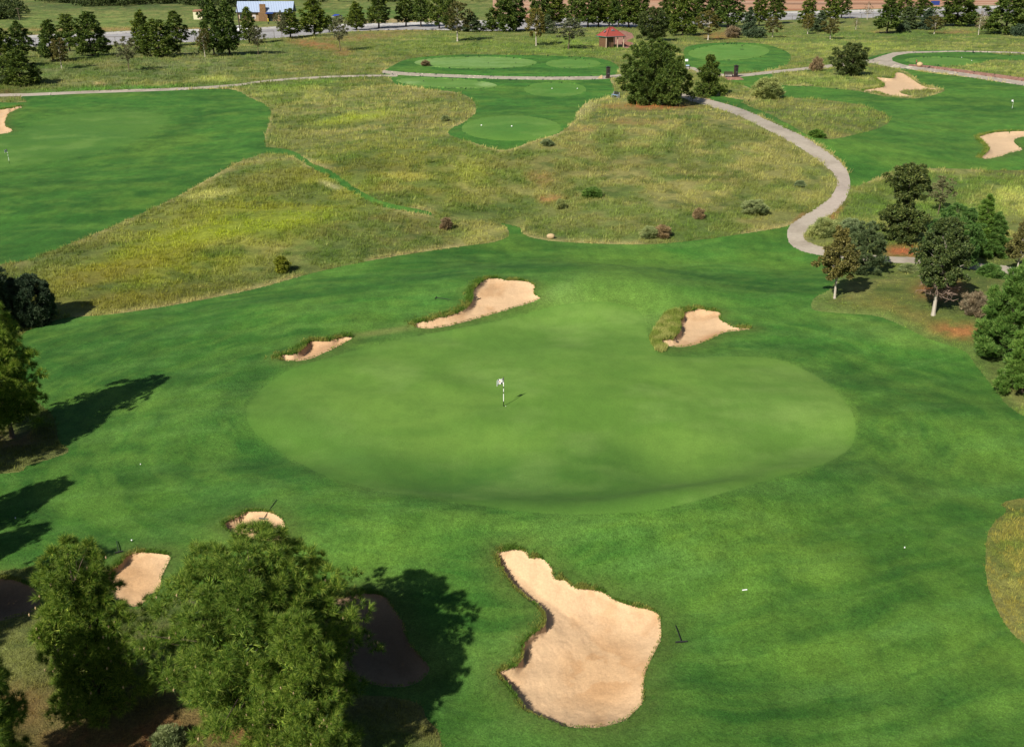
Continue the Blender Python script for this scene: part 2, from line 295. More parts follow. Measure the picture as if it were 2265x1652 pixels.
# bunker relief in metres
LIPN = np.zeros(len(U)); FR = np.zeros(len(U)); SD = np.zeros(len(U))
BW = []
for i, b in enumerate(BK):
    poly = cr(b); wx, wy, wz = unproj(poly[:, 0], poly[:, 1]); wp = np.stack([wx, wy], 1); BW.append(wp)
    sel = np.where((X > wx.min()-4) & (X < wx.max()+4) & (Y > wy.min()-4) & (Y < wy.max()+4))[0]
    d, qx, qy, ins = nearest(wp, X[sel], Y[sel])
    cxm = 0; ws = np.zeros(len(sel)); nx = np.zeros(len(sel)); ny = np.zeros(len(sel))
    for (ax, ay), (bx_, by_) in zip(wp, np.roll(wp, -1, 0)):
        mx, my = (ax+bx_)/2, (ay+by_)/2; ln = math.hypot(bx_-ax, by_-ay)+1e-9; ww_ = ln/((X[sel]-mx)**2+(Y[sel]-my)**2+.03)**2; nx += ww_*(by_-ay)/ln; ny += -ww_*(bx_-ax)/ln; ws += ww_
    sg = 1 if .5*np.sum(wp[:, 0]*np.roll(wp[:, 1], -1)-np.roll(wp[:, 0], -1)*wp[:, 1]) > 0 else -1
    nx = sg*nx/ws; ny = sg*ny/ws
    side = np.clip(.22+.9*np.clip(-nx*.9-ny*.05+.1, 0, 1), 0, 1)
    far = wy.mean() > 120; lw = float(np.clip(wy.mean()**2*2.8/62562*1.15, .13, .7))
    p = BKP[i]; rag = (fbm(X[sel]*2.5, Y[sel]*2.5, 30)-.5)*(.16 if wy.mean() < 60 else 0)
    dd = np.clip(d+rag*(d > .01), 0, None)
    side2 = side*np.exp(-d/.9)+.32*(1-np.exp(-d/.9)); dep = side2*p['lip']*np.clip(dd/lw, 0, 1)+p['bowl']*d*d/(d*d+1.2)
    ripple = (fbm(X[sel]*1.6, Y[sel]*1.6, 40)-.5)*.07+(fbm(X[sel]*5, Y[sel]*5, 41)-.5)*.035
    dep = np.where(ins, dep+ripple*np.clip(d/.5, 0, 1), -.14*np.exp(-(d/.8)**2)*np.clip((side-.22)/.5, 0, 1)*np.clip(1-wy.mean()/400, 0, 1))
    ZZ[sel] -= dep; SD[sel] = np.where(ins, d, SD[sel]); FR[sel] = np.maximum(FR[sel], np.where(ins, 0, np.exp(-(d/1.1)**2)))
DF = np.full(len(U), 99.); DG = np.full(len(U), 999.)
for (zn, poly, nm) in Z:
    if zn == 'fairway' or nm == 'putting_green':
        sel = np.where((U > poly[:, 0].min()-60) & (U < poly[:, 0].max()+60) & (V_ > poly[:, 1].min()-60) & (V_ < poly[:, 1].max()+60))[0]
        dd = nearest(poly, U[sel], V_[sel])[0]
        if zn == 'fairway': DF[sel] = np.minimum(DF[sel], dd)
        else: DG[sel] = np.minimum(DG[sel], dd)
# ---------------------------------------------------------------- colours of soil and grass (what grows where, plus painted slope and tree shade)
def patch(C, u, v, lst):
    for (cu, cv, ru, rv, rot, rgb, k) in lst:
        r = math.radians(rot); dx = u-cu; dy = v-cv; p = (dx*math.cos(r)+dy*math.sin(r))/ru; q = (-dx*math.sin(r)+dy*math.cos(r))/rv
        w = (k*np.exp(-np.minimum((p*p+q*q)**1.5, 40)))[:, None]; C = C*(1-w)+alb(*rgb)*w
    return C
def nmix(C, x, y, scx, scy, s, rgb, lo, hi, k):
    w = (np.clip((fbm(x/scx, y/scy, s)-lo)/(hi-lo), 0, 1)*k)[:, None]; return C*(1-w)+alb(*rgb)*w
def col_rough(u, v, x, y, df=None):
    C = np.tile(alb(124,124,72), (len(u), 1))
    far = np.clip((300-v)/150, 0, 1)
    C = patch(C, u, v, [(1500,330,330,130,0,(152,140,90),.9),(480,520,420,90,-22,(140,140,52),.95),(900,400,230,90,0,(136,132,66),.8),(800,230,230,70,0,(150,142,88),.8),(640,205,110,22,-8,(148,152,82),.9),
      (300,150,330,45,-3,(116,120,82),.9),(950,95,160,30,0,(120,132,66),.7),(1240,105,170,22,0,(124,142,66),.9),(1900,105,300,22,0,(150,152,82),.8),(2000,80,300,18,0,(92,116,56),.8),(2100,430,200,50,0,(120,130,66),.9),
      (1980,470,160,50,0,(96,122,56),.7),(2100,420,130,30,10,(88,108,56),.8),(2000,640,140,70,0,(104,112,56),.8),(2240,440,50,30,0,(165,170,90),.9),(200,50,260,20,0,(122,134,72),1),(250,12,300,12,0,(70,84,48),.9),(260,198,300,6,-1.5,(84,134,54),.9),(700,183,140,5,-6,(96,134,60),.6),(800,30,300,16,0,(96,122,56),.9),
      (2260,1240,90,180,0,(140,134,62),.9),(400,1620,600,120,0,(112,96,60),.9),(60,960,120,60,0,(86,92,50),.9),(1480,735,40,45,0,(112,118,56),.9),(300,1380,200,50,0,(96,98,58),.8),(2150,150,250,12,0,(150,152,88),.7),(1850,180,100,14,0,(140,148,84),.8),(1830,270,130,30,0,(128,130,74),.8)])
    w = fbm(x/3.5, y/3.5, 70, 4)
    C = nmix(C, x, y, 9, 9, 71, (165,152,96), .52, .68, .55); C = nmix(C, x, y, 7, 7, 72, (84,100,48), .52, .66, .65)
    C = nmix(C, x, y, 14, 10, 75, (112,104,62), .56, .7, .4); C = nmix(C, x, y, 5, 3.5, 76, (92,116,54), .5, .66, .5); C = nmix(C, x, y, 2.5, 2, 79, (74,92,44), .58, .72, .6)
    C = C*np.array([1.0, 1.11, .96])
    C = patch(C, u, v, [(560,500,190,22,-8,(150,164,50),.75),(330,560,170,24,-14,(148,156,50),.65),(800,600,120,12,-12,(150,150,60),.5),(790,262,90,10,-8,(166,178,66),.65),(900,390,60,10,0,(176,170,88),.7),(1040,380,40,30,0,(150,155,70),.7),(460,432,60,9,-8,(186,184,110),.8),(1080,512,60,12,-8,(176,172,100),.7),
      (480,176,50,6,0,(170,178,96),.8),(1290,240,45,20,-40,(178,172,112),.7),(300,660,260,22,-6,(122,116,48),.6),(240,600,200,22,-14,(140,128,52),.5),(1000,290,60,9,-8,(150,150,80),.6),(640,420,60,25,20,(110,116,62),.5),(1200,470,60,20,0,(120,130,70),.4),
      (520,350,40,5,-28,(180,170,110),.8),(730,410,25,6,20,(190,185,130),.8)])
    # straw edge where the native grass meets the mown turf
    # red soil
    D = [(2000,556,48,14,0,(176,110,70),1),(2080,640,55,25,0,(172,106,66),.9),(2120,735,70,22,5,(178,118,72),.9),(1960,690,110,30,10,(140,116,62),.5),(1850,620,40,20,0,(112,110,60),.4),(1215,440,28,10,0,(176,126,82),.7),(1195,395,30,18,0,(164,120,80),.5),(1400,270,70,8,0,(168,120,78),.45),(1290,286,25,7,0,(168,122,80),.5),
      (1440,236,90,7,0,(176,104,62),.9),(1560,222,40,6,0,(160,104,66),.6),(700,100,60,8,8,(172,112,74),.7),(800,82,110,8,-4,(160,120,84),.6),(760,118,20,6,0,(172,112,74),.6),(218,186,16,3,0,(205,180,130),1),(560,1600,120,50,-20,(150,100,62),.6),(430,1530,80,14,0,(150,92,56),.6),(250,1640,160,40,0,(158,104,68),.8),(420,1600,120,40,0,(150,104,66),.7),(40,1560,80,50,0,(150,104,66),.5),
      (20,970,60,22,0,(140,110,72),.6),(15,205,30,8,0,(110,74,50),.6),(1850,470,30,8,-50,(170,120,76),.7),(1770,480,30,6,-40,(166,120,78),.6),(500,66,600,4,0,(176,140,92),.8),(900,47,120,5,0,(206,170,130),.8),(1590,80,40,8,0,(170,108,68),.6),(1950,71,30,4,0,(160,118,76),.4),(2110,72,50,4,0,(176,126,86),.5),(100,80,60,4,0,(184,150,96),.8)]
    m = np.clip((fbm(x/1.3, y/1.3, 90)-.36)/.2, 0, 1)
    for t in D:
        r = math.radians(t[4]); dx = u-t[0]; dy = v-t[1]; p = (dx*math.cos(r)+dy*math.sin(r))/t[2]; q = (-dx*math.sin(r)+dy*math.cos(r))/t[3]
        w = (t[6]*np.exp(-np.minimum((p*p+q*q)**1.5, 40))*(.35+.65*m))[:, None]; C = C*(1-w)+alb(*t[5])*w
    if df is not None:
        w = (np.exp(-np.minimum((df/np.where(v < 350, 4.5, 8))**2, 40))*np.clip((fbm(x/6, y/6, 93)-.42)/.16, 0, 1)*.6*(v < 720)*(v > 150))[:, None]; C = C*(1-w)+alb(190,176,118)*w
        w = (np.exp(-np.minimum((df/22)**2, 40))*.8*(u > 1780)*(v > 560)*(v < 1000))[:, None]; C = C*(1-w)+alb(104,134,60)*w
    C = C*(1.05+.5*w_(x, y))[:, None]
    return C
def w_(x, y): return fbm(x/1.1, y/1.1, 77, 3)
def col_fair(u, v, x, y):
    C = np.tile(alb(74,128,50), (len(u), 1))
    C = patch(C, u, v, [(250,380,600,240,0,(74,126,50),.9),(2100,280,450,160,0,(90,142,58),.95),(1620,130,150,50,0,(78,138,58),.9),(1150,200,330,90,0,(78,138,56),.9),(150,850,350,230,0,(60,108,42),.8),(250,1150,350,160,0,(64,112,40),.6),  # some dark bands in this list paint slope shading into the turf colour
      (1150,565,420,26,-3,(46,100,36),.75),(1450,600,200,18,4,(52,108,38),.6),(1600,760,160,16,14,(60,112,44),.5),(760,600,200,12,-14,(108,152,66),.5),(560,660,160,16,-14,(54,108,38),.5),(1400,1650,700,200,0,(72,124,46),.8),(1850,1300,420,260,0,(80,122,46),.8),(1100,1350,160,160,0,(62,116,44),.7),(2200,1500,90,160,-30,(112,152,66),.8),(1600,1330,90,170,-35,(108,150,62),.55),
      (400,1000,120,110,0,(88,132,52),.8),(300,1120,200,60,0,(92,134,50),.5),(1150,1180,400,40,0,(98,142,58),.5),(2080,1330,60,120,0,(100,142,56),.4),(1620,600,150,70,10,(78,136,54),.5),(1250,640,90,18,-25,(140,176,100),.5),(1950,730,170,22,14,(122,152,78),.7),(2100,870,150,40,12,(104,146,62),.7),(1960,960,110,50,30,(50,98,36),.7),(1700,1230,160,26,-16,(52,102,36),.6),(1000,1140,260,18,3,(48,98,36),.7),(640,1080,90,20,20,(48,100,38),.7),(1850,1500,90,120,0,(60,106,36),.6),(1640,1250,40,90,-35,(56,104,38),.5),(2050,1050,200,60,0,(84,120,52),.5),
      (980,650,130,40,-12,(96,150,70),.7),(700,720,200,40,-14,(84,138,56),.5),(1380,540,220,10,0,(110,150,76),.5),(1600,690,200,22,0,(96,148,62),.5),
      (850,455,130,30,20,(72,142,62),.9),(900,160,40,20,0,(86,126,60),.5),(300,440,230,36,-14,(46,98,36),.65),(400,290,150,18,-28,(48,98,38),.75),(120,500,160,24,-12,(46,100,38),.5),(480,320,60,12,10,(86,140,56),.6),(540,240,60,30,0,(84,140,58),.5),(500,300,80,25,10,(74,132,54),.5),(200,225,250,16,0,(66,128,50),.5)])
    C = nmix(C, x, y, 16, 9, 50, (48,98,38), .48, .7, .7); C = nmix(C, x, y, 11, 7, 51, (112,150,60), .5, .72, .6)
    C = nmix(C, x, y, 2.2, 1.4, 52, (104,146,60), .5, .75, .3); C = nmix(C, x, y, 1.0, .8, 57, (48,98,40), .52, .75, .3)
    C = nmix(C, x, y, 4.5, 3, 58, (50,98,36), .5, .72, .5); C = nmix(C, x, y, 3.2, 2, 59, (116,156,68), .54, .76, .35)
    C = C*np.array([1, 1, .82])
    gx, gy = flat(1200, 930); th_ = np.arctan2(y-gy, (x-gx)/1.5); rr_ = np.hypot((x-gx)/1.5, y-gy); wv = fbm(x/7, y/7, 66)*2.2
    nearw = np.clip((v-520)/80, 0, 1)[:, None]; C0 = C; C = nmix(C, rr_+wv, th_*5, .75, 1, 63, (108,150,58), .48, .66, .38); C = nmix(C, rr_+wv, th_*5, 1.1, 1, 64, (50,100,38), .5, .68, .38); C = C0*(1-nearw)+C*nearw
    C = patch(C, u, v, [(850,734,85,7,-8,(146,150,84),.8),(820,752,60,6,-12,(60,104,44),.5),(1225,650,50,14,-30,(128,166,94),.6),(1470,730,46,46,0,(100,124,56),.6)])
    # mower passes following the fairway edge
    C = C0_far(C, x, y, nearw)
    return C
def C0_far(C, x, y, k):
    return C*(1-k)+nmix(C, x*.35+y*.05, y*1.4-x*.3, 1.6, 1.6, 53, (110,156,72), .5, .72, .28)*k
def col_green(u, v, x, y):
    C = np.tile(alb(117,157,64), (len(u), 1))
    C = patch(C, u, v, [(1200,1075,330,66,2,(76,124,48),.95),(1330,1010,120,48,10,(74,116,44),.8),(900,1050,200,40,12,(84,134,52),.7),(700,960,140,60,20,(98,144,60),.6),(850,1080,200,20,8,(84,134,52),.6),(1700,900,160,80,0,(130,164,80),.7),(1250,750,300,50,-5,(118,160,72),.4),  # dark patches on the lower part paint slope shading into the green
      (1052,139,150,16,0,(134,172,98),.95),(920,132,50,8,0,(170,196,130),.6),(988,184,125,13,3,(110,156,76),.8),(900,181,30,6,0,(170,200,130),.7),(1080,187,25,6,0,(170,200,130),.7),(1268,141,64,12,0,(100,150,66),.9),(1228,198,72,18,0,(84,142,56),.9),(1131,284,112,30,0,(84,138,54),.9),(1612,116,92,20,0,(104,158,70),.8),(2083,136,90,12,0,(104,152,70),.8),(150,310,330,70,0,(84,132,54),1)])
    C = nmix(C, x, y, 9, 5, 60, (92,138,50), .46, .68, .6); C = nmix(C, x, y, 5, 4, 61, (138,172,86), .52, .72, .4); C = nmix(C, x, y, 1.1, .7, 62, (100,142,56), .45, .75, .4)
    return C
def col_sand(u, v, x, y):
    C = np.tile(alb(237,200,157), (len(u), 1)); C = nmix(C, x, y, 1.6, 1.6, 80, (206,160,112), .46, .68, .55); C = nmix(C, x, y, .5, .5, 81, (240,205,160), .5, .7, .4)
    C = patch(C, u, v, [(1320,1470,90,85,0,(222,180,132),.6),(1570,745,40,14,-20,(205,155,108),.8),(700,775,60,20,-20,(218,168,122),.5),(1960,200,120,60,0,(238,204,164),.8),(2220,320,90,50,0,(240,208,168),.9),(300,1280,60,60,0,(214,170,122),.7),(570,1165,60,40,0,(226,182,134),.5),(860,1420,220,150,0,(112,92,70),.95),(0,1330,140,70,0,(116,96,76),.95)])  # last two patches paint tree shadow into the sand colour
    w = (np.exp(-np.minimum((((u-1330)/85)**2+((v-1460)/80)**2)**2, 40))*np.clip((fbm(x/1.1, y/1.1, 301)-.4)/.06, 0, 1)*.55)[:, None]; C = C*(1-w)+alb(206,158,108)*w
    return C
def col_path(u, v, x, y):
    C = np.tile(alb(204,192,174), (len(u), 1)); C = nmix(C, x, y, 2.5, 2.5, 85, (150,138,120), .45, .7, .5); C = nmix(C, x, y, .6, .6, 86, (196,184,166), .5, .7, .4)
    return patch(C, u, v, [(1850,430,60,60,0,(206,190,178),.6),(1000,168,200,12,0,(196,186,164),.5)])
def col_brick(u, v, x, y):
    C = np.tile(alb(186,142,122), (len(u), 1)); return nmix(C, x, y, .8, .8, 87, (150,108,92), .45, .6, .6)
def col_road(u, v, x, y):
    C = np.tile(alb(188,186,186), (len(u), 1)); C = nmix(C, x, y, 60, 6, 88, (168,164,164), .45, .6, .6); return nmix(C, x, y, 12, 2, 89, (205,203,202), .5, .7, .5)
def col_pave(u, v, x, y):
    C = np.tile(alb(226,222,216), (len(u), 1)); return nmix(C, x, y, 30, 10, 83, (186,182,172), .45, .6, .5)
def col_dirt(u, v, x, y):
    C = np.tile(alb(214,166,132), (len(u), 1)); C = nmix(C, x, y, 200, 18, 84, (176,112,78), .46, .6, .8); C = nmix(C, x, y, 90, 9, 82, (226,196,170), .5, .66, .7)
    return patch(C, u, v, [(1850,9,350,2.2,0,(120,84,62),.7),(1300,10,250,12,0,(208,170,138),.5)])
RUN = [(-math.radians(0))]
M_rough = ground_mat('native_soil', [(1.5, .75, 1.2, None), (9, .6, 1.35, None)], [(3, .6, .25), (12, .6, .1)])
M_fair = ground_mat('mown_turf', [(.9, .82, 1.17, ((1, .5, 1), .3)), (4, .8, 1.2, None), (14, .6, 1.42, None), (.35, .88, 1.12, None)], [(6, .6, .1), (14, .6, .04)])
M_green = ground_mat('putting_turf', [(1.3, .93, 1.07, ((1, .45, 1), .2)), (9, .92, 1.08, None), (22, .78, 1.24, None)], [(14, .3, .014)])
M_sand = ground_mat('bunker_sand', [(1.3, .93, 1.06, None), (9, .88, 1.1, None)], [(1.6, .35, .08), (5, .4, .05), (13, .45, .03)])
M_path = ground_mat('concrete_path', [(2.2, .9, 1.08, None), (12, .88, 1.1, None)], [(12, .2, .01)], .85)
M_brick = ground_mat('brick_paving', [(3, .8, 1.15, None), (7, .85, 1.15, None)], [(7, .3, .02)])
M_road = ground_mat('road_concrete', [(.4, .92, 1.06, ((.15, 2, 1), 0)), (2, .9, 1.08, None)], [])
M_dirt = ground_mat('graded_dirt', [(.05, .85, 1.12, ((.3, 2, 1), 0)), (.4, .8, 1.15, None)], [(.3, .6, .5)])
ZDEF = {'rough': ('ground', M_rough, col_rough), 'fairway': ('fairway', M_fair, col_fair), 'green': ('putting_green', M_green, col_green), 'brick': ('brick_paving', M_brick, col_brick),
 'path': ('cart_path', M_path, col_path), 'dirt': ('dirt_field', M_dirt, col_dirt), 'road': ('road', M_road, col_road), 'pavement': ('pavement', M_road, col_pave)}
UV = {}
for zi, zn in enumerate(znames):
    f = Fq[fz == zi]
    if not len(f): continue
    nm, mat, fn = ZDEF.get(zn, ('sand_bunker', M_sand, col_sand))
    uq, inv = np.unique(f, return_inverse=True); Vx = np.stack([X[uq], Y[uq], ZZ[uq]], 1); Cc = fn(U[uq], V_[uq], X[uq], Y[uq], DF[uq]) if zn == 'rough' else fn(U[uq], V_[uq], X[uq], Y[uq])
    if zn == 'fairway':
        cg = col_green(U[uq], V_[uq], X[uq], Y[uq]); sm = np.where(V_[uq] < 500, 8, 12)
        w = np.clip(np.exp(-DG[uq]/sm)*.4+.85*np.exp(-np.minimum((((U[uq]-1350)/220)**2+((V_[uq]-668)/62)**2)**1.5, 40)), 0, 1)[:, None]; Cc = Cc*(1-w)+cg*w
        w = (FR[uq]*.75)[:, None]*(.5+.5*fbm(X[uq]*3, Y[uq]*3, 33))[:, None]; Cc = Cc*(1-w)+alb(96,112,50)*w
    if zn == 'green':
        cf = col_fair(U[uq], V_[uq], X[uq], Y[uq]); w = (np.exp(-DG[uq]/np.where(U[uq] < 1000, 24, 7))*np.where(U[uq] < 1000, .5, .3))[:, None]; Cc = Cc*(1-w)+cf*w
    Fc = inv.reshape(f.shape)
    if zn == 'rough':       # far surroundings of the course, lying just below the detailed land
        n0 = len(Vx); R = 4500
        Vx = np.concatenate([Vx, [(-R, -R, -2.2), (R, -R, -2.2), (R, R+900, -2.2), (-R, R+900, -2.2)]]); Cc = np.concatenate([Cc, np.tile(alb(112,120,66), (4, 1))])
        Fc = np.concatenate([Fc, [[n0, n0+1, n0+2, n0+3]]])
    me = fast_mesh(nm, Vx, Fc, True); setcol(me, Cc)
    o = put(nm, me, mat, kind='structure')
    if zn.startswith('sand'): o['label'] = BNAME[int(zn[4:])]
# ---------------------------------------------------------------- native grass: blades in tufts
M_blade = vcolmat('grass_blades', .3)
def tufts(name, x, y, z, C, hh, ww, spread, nb, seed):
    r = np.random.default_rng(seed); n = len(x); a = r.uniform(0, 2*math.pi, (n, nb)); rad = spread[:, None]*np.sqrt(r.uniform(0, 1, (n, nb)))
    bx = x[:, None]+rad*np.cos(a); by = y[:, None]+rad*np.sin(a); ln = hh[:, None]*r.uniform(.55, 1.15, (n, nb)); w = ww[:, None]*r.uniform(.6, 1.2, (n, nb))*.5
    la = a+r.normal(0, .6, (n, nb)); lk = ln*np.abs(r.normal(.28, .2, (n, nb))); pa = r.uniform(0, math.pi, (n, nb))
    zz = np.repeat(z[:, None], nb, 1)-.03
    p0 = np.stack([bx-w*np.cos(pa), by-w*np.sin(pa), zz], -1); p1 = np.stack([bx+w*np.cos(pa), by+w*np.sin(pa), zz], -1)
    p2 = np.stack([bx+lk*np.cos(la)+.12*ln, by+lk*np.sin(la)+.05*ln, zz+ln], -1)
    Vt = np.stack([p0, p1, p2], 2).reshape(-1, 3); me = fast_mesh(name, Vt, np.arange(len(Vt)).reshape(-1, 3)); setcol(me, np.repeat(C, nb*3, 0))
    return put(name, me, M_blade, kind='stuff')
def face_samples(zi, n, cond=None, seed=1, wd=False):
    r = np.random.default_rng(seed); f = np.where(fz == zi)[0]
    if cond is not None: f = f[cond(fu[f], fv[f])]
    k = r.choice(f, n); q = Fq[k]; s = r.uniform(0, 1, n)[:, None]; t = r.uniform(0, 1, n)[:, None]
    def L(A): return ((A[q[:, 0]]*(1-s[:, 0])+A[q[:, 1]]*s[:, 0])*(1-t[:, 0])+(A[q[:, 3]]*(1-s[:, 0])+A[q[:, 2]]*s[:, 0])*t[:, 0])
    return (L(X), L(Y), L(ZZ), L(U), L(V_))+((L(DF),) if wd else ())
vis = lambda u, v: (u > -120) & (u < 2390) & (v < 1760) & (v > 60)
x, y, z, u, v, df = face_samples(0, 100000, vis, 5, True)
C = col_rough(u, v, x, y, df); dens = fbm(x/2.2, y/2.2, 101)
red = (C[:, 0] > C[:, 1]*1.18)
short = (u > 1780) & (v > 590) & (v < 900)
keep = (dens > .40) & ~(short & (rng.uniform(0, 1, len(x)) < .7)) & ~(red & (rng.uniform(0, 1, len(x)) < .75)) & (rng.uniform(0, 1, len(x)) < np.where(v > 1000, .55, 1))
x, y, z, u, v, C, dens = [q[keep] for q in (x, y, z, u, v, C, dens)]
d = np.hypot(x, y); sc1 = np.clip(d/95, .45, 2.2)
rr2 = (u > 2150) & (v > 1060) & (v < 1460) & (fbm(x/.7, y/.7, 401) > .5); C = np.where(rr2[:, None], alb(164,156,78), C)
big = (rng.uniform(0, 1, len(x)) < .02) & (v < 700); C = np.where(big[:, None], C*.6+alb(190,184,120)*.4, C)
C = C*(1.42+.6*rng.uniform(-.5, .6, len(x)))[:, None]*np.array([1.0, 1.0, .95])
tufts('native_grass', x, y, z, C, .3*sc1*rng.uniform(.6, 1.3, len(x))*(.5+dens)*np.where(big, 1.7, 1)*np.where(rr2, 1.25, 1)*np.where((u > 1780) & (v > 560) & (v < 900), .5, 1), .05*sc1, .22*sc1, 8, 21)
# shaggy grass round the bunkers
xs = []
for i, wp in enumerate(BW):
    if wp[:, 1].mean() > 130: dn, hgtm = 22, .3
    elif wp[:, 1].mean() > 65: dn, hgtm = 90, .21
    else: dn, hgtm = 130, .11
    nxt = np.roll(wp, -1, 0); L = np.linalg.norm(nxt-wp, axis=1); n = int(L.sum()*dn); r = np.random.default_rng(60+i)
    k = r.choice(len(wp), n, p=L/L.sum()); t = r.uniform(0, 1, n)[:, None]; p = wp[k]*(1-t)+nxt[k]*t
    nn = np.stack([(nxt-wp)[k][:, 1], -(nxt-wp)[k][:, 0]], 1)/L[k][:, None]
    area = .5*np.sum(wp[:, 0]*nxt[:, 1]-nxt[:, 0]*wp[:, 1]); nn = nn if area > 0 else -nn
    side = np.clip(-nn[:, 0]*.8+nn[:, 1]*.5+.35, .12, 1); off = np.abs(r.normal(0, .34 if hgtm > .2 else .17, n))*side-.05
    keep = r.uniform(0, 1, n) < side
    xs.append(np.stack([p[:, 0]+nn[:, 0]*off, p[:, 1]+nn[:, 1]*off, np.full(n, hgtm)*(.5+side*.7), np.full(n, i)], 1)[keep])
xs = np.concatenate(xs); x, y = xs[:, 0], xs[:, 1]; z = hgt(x, y)+.08
C = np.where(fbm(x*1.3, y*1.3, 44)[:, None] > .5, alb(140,146,72), alb(96,128,52))*rng.uniform(.9, 1.7, (len(x), 1))
tufts('bunker_edge_grass', x, y, z, C, xs[:, 2]*rng.uniform(.6, 1.4, len(x)), np.full(len(x), .03)*(1+xs[:, 2]), np.full(len(x), .09), 6, 23)
# dense hummock of shaggy grass left of the right hand bunker
x, y, z, u, v = face_samples(0, 5200, lambda u, v: (u > 1430) & (u < 1520) & (v > 680) & (v < 780), 9)
C = np.where(fbm(x*1.2, y*1.2, 45)[:, None] > .5, alb(160,162,92), alb(128,142,66))*rng.uniform(1.2, 2.0, (len(x), 1))
tufts('shaggy_grass', x, y, z, C, rng.uniform(.2, .42, len(x)), np.full(len(x), .04), np.full(len(x), .12), 7, 24)
# longer blades standing up out of the mown turf close to the camera
x, y, z, u, v = face_samples(1, 42000, lambda u, v: (u > -60) & (u < 2330) & (v > 1120) & (v < 1700), 12)
C = col_fair(u, v, x, y)*rng.uniform(.75, 1.3, (len(x), 1))
tufts('turf_blades', x, y, z, C, rng.uniform(.04, .09, len(x)), np.full(len(x), .02), np.full(len(x), .1), 5, 25)
# ---------------------------------------------------------------- vegetation
def spray(n, a0, a1, width, seed, droop=0, quad=False):
    """n narrow leaves fanned round +z, unit length"""
    r = np.random.default_rng(seed); T = []
    for i in range(n):
        az = 2*math.pi*(i+r.uniform(-.4, .4))/n*1.618*3; th = math.radians(r.uniform(a0, a1)); L = r.uniform(.65, 1.05)
        d = np.array([math.sin(th)*math.cos(az), math.sin(th)*math.sin(az), math.cos(th)]); s = np.cross(d, r.normal(size=3)); s /= np.linalg.norm(s); s *= width*.5
        T += [d*.04-s*.5, d*.04+s*.5, d*L*.55+s, d*L] if quad else [d*.04-s, d*.04+s, d*L]
    return np.array(T)
def orient(Tv, pos, axis, scale, r):
    axis = axis/(np.linalg.norm(axis, axis=1)[:, None]+1e-9); n = len(pos)
    ref = r.normal(size=(n, 3)); a = np.cross(axis, ref); a /= np.linalg.norm(a, axis=1)[:, None]+1e-9; b = np.cross(axis, a)
    return pos[:, None, :]+scale[:, None, None]*(Tv[None, :, 0, None]*a[:, None, :]+Tv[None, :, 1, None]*b[:, None, :]+Tv[None, :, 2, None]*axis[:, None, :])
def crown_mesh(name, prof, zr, nclump, ntuft, crad, tl, tvs, seed, flatc=.75, outer=.45, up=.5, jit=.18, lobes=0, quad=False, clumps=None, core=0, corel=2.0):
    """unit tree: height 1, profile radius in units of height; tufts are spread over many clumps"""
    r = np.random.default_rng(seed)
    if clumps is None:
        t = (np.arange(nclump)+r.uniform(0, 1, nclump))/nclump
        w = np.array([prof(a) for a in t])+.03; cdf = np.cumsum(w*1.0); cdf /= cdf[-1]; t = np.interp((np.arange(nclump)+r.uniform(0, 1, nclump))/nclump, cdf, t)
        R = np.array([prof(a) for a in t]); az = np.arange(nclump)*2.39996+r.uniform(-.5, .5, nclump)
        k = 1-(1-outer)*r.uniform(0, 1, nclump)**1.6; R = R*(1+jit*r.normal(size=nclump))
        if lobes: R = R*(1+.16*np.sin(az*lobes+seed)+.1*np.sin(az*2.3+t*9+seed))
        c = np.stack([R*k*np.cos(az), R*k*np.sin(az), zr[0]+(zr[1]-zr[0])*t], 1)
        cr_ = crad*(.65+.7*r.uniform(0, 1, nclump))*(.55+.6*np.clip(R/ max(R.max(), 1e-6), 0, 1))
    else: c, cr_ = clumps; nclump = len(c)
    ci = np.repeat(np.arange(nclump), ntuft); m = len(ci); d = r.normal(size=(m, 3)); d[:, 2] = d[:, 2]*.8+.35; d /= np.linalg.norm(d, axis=1)[:, None]
    rad = r.uniform(.35, 1.0, m)**.6; pos = c[ci]+d*cr_[ci][:, None]*rad[:, None]*np.array([1, 1, flatc])
    outw = c[ci]*np.array([1, 1, 0]); outw /= (np.linalg.norm(outw, axis=1)[:, None]+1e-6)
    ax = d+outw*.45+np.array([0, 0, up])+r.normal(size=(m, 3))*.2
    V = np.zeros((0, 3)); parts = []
    vi = r.integers(0, len(tvs), m)
    for j, tv in enumerate(tvs):
        s = vi == j; parts.append(orient(tv, pos[s], ax[s], tl*r.uniform(.7, 1.25, s.sum()), r).reshape(-1, 3))
    if core:
        m = core; t = r.uniform(0, .8, m); R = np.array([prof(q) for q in t])*r.uniform(.1, .6, m)**.7; az = r.uniform(0, 6.283, m)
        pos = np.stack([R*np.cos(az), R*np.sin(az), zr[0]+(zr[1]-zr[0])*t], 1); parts.append(orient(spray(10, 15, 80, .14, 99, quad=quad), pos, r.normal(size=(m, 3))+np.array([0, 0, .6]), tl*corel*r.uniform(.7, 1.2, m), r).reshape(-1, 3))
    V = np.concatenate(parts); k = 4 if quad else 3
    return fast_mesh(name, V, np.arange(len(V)).reshape(-1, k)), c
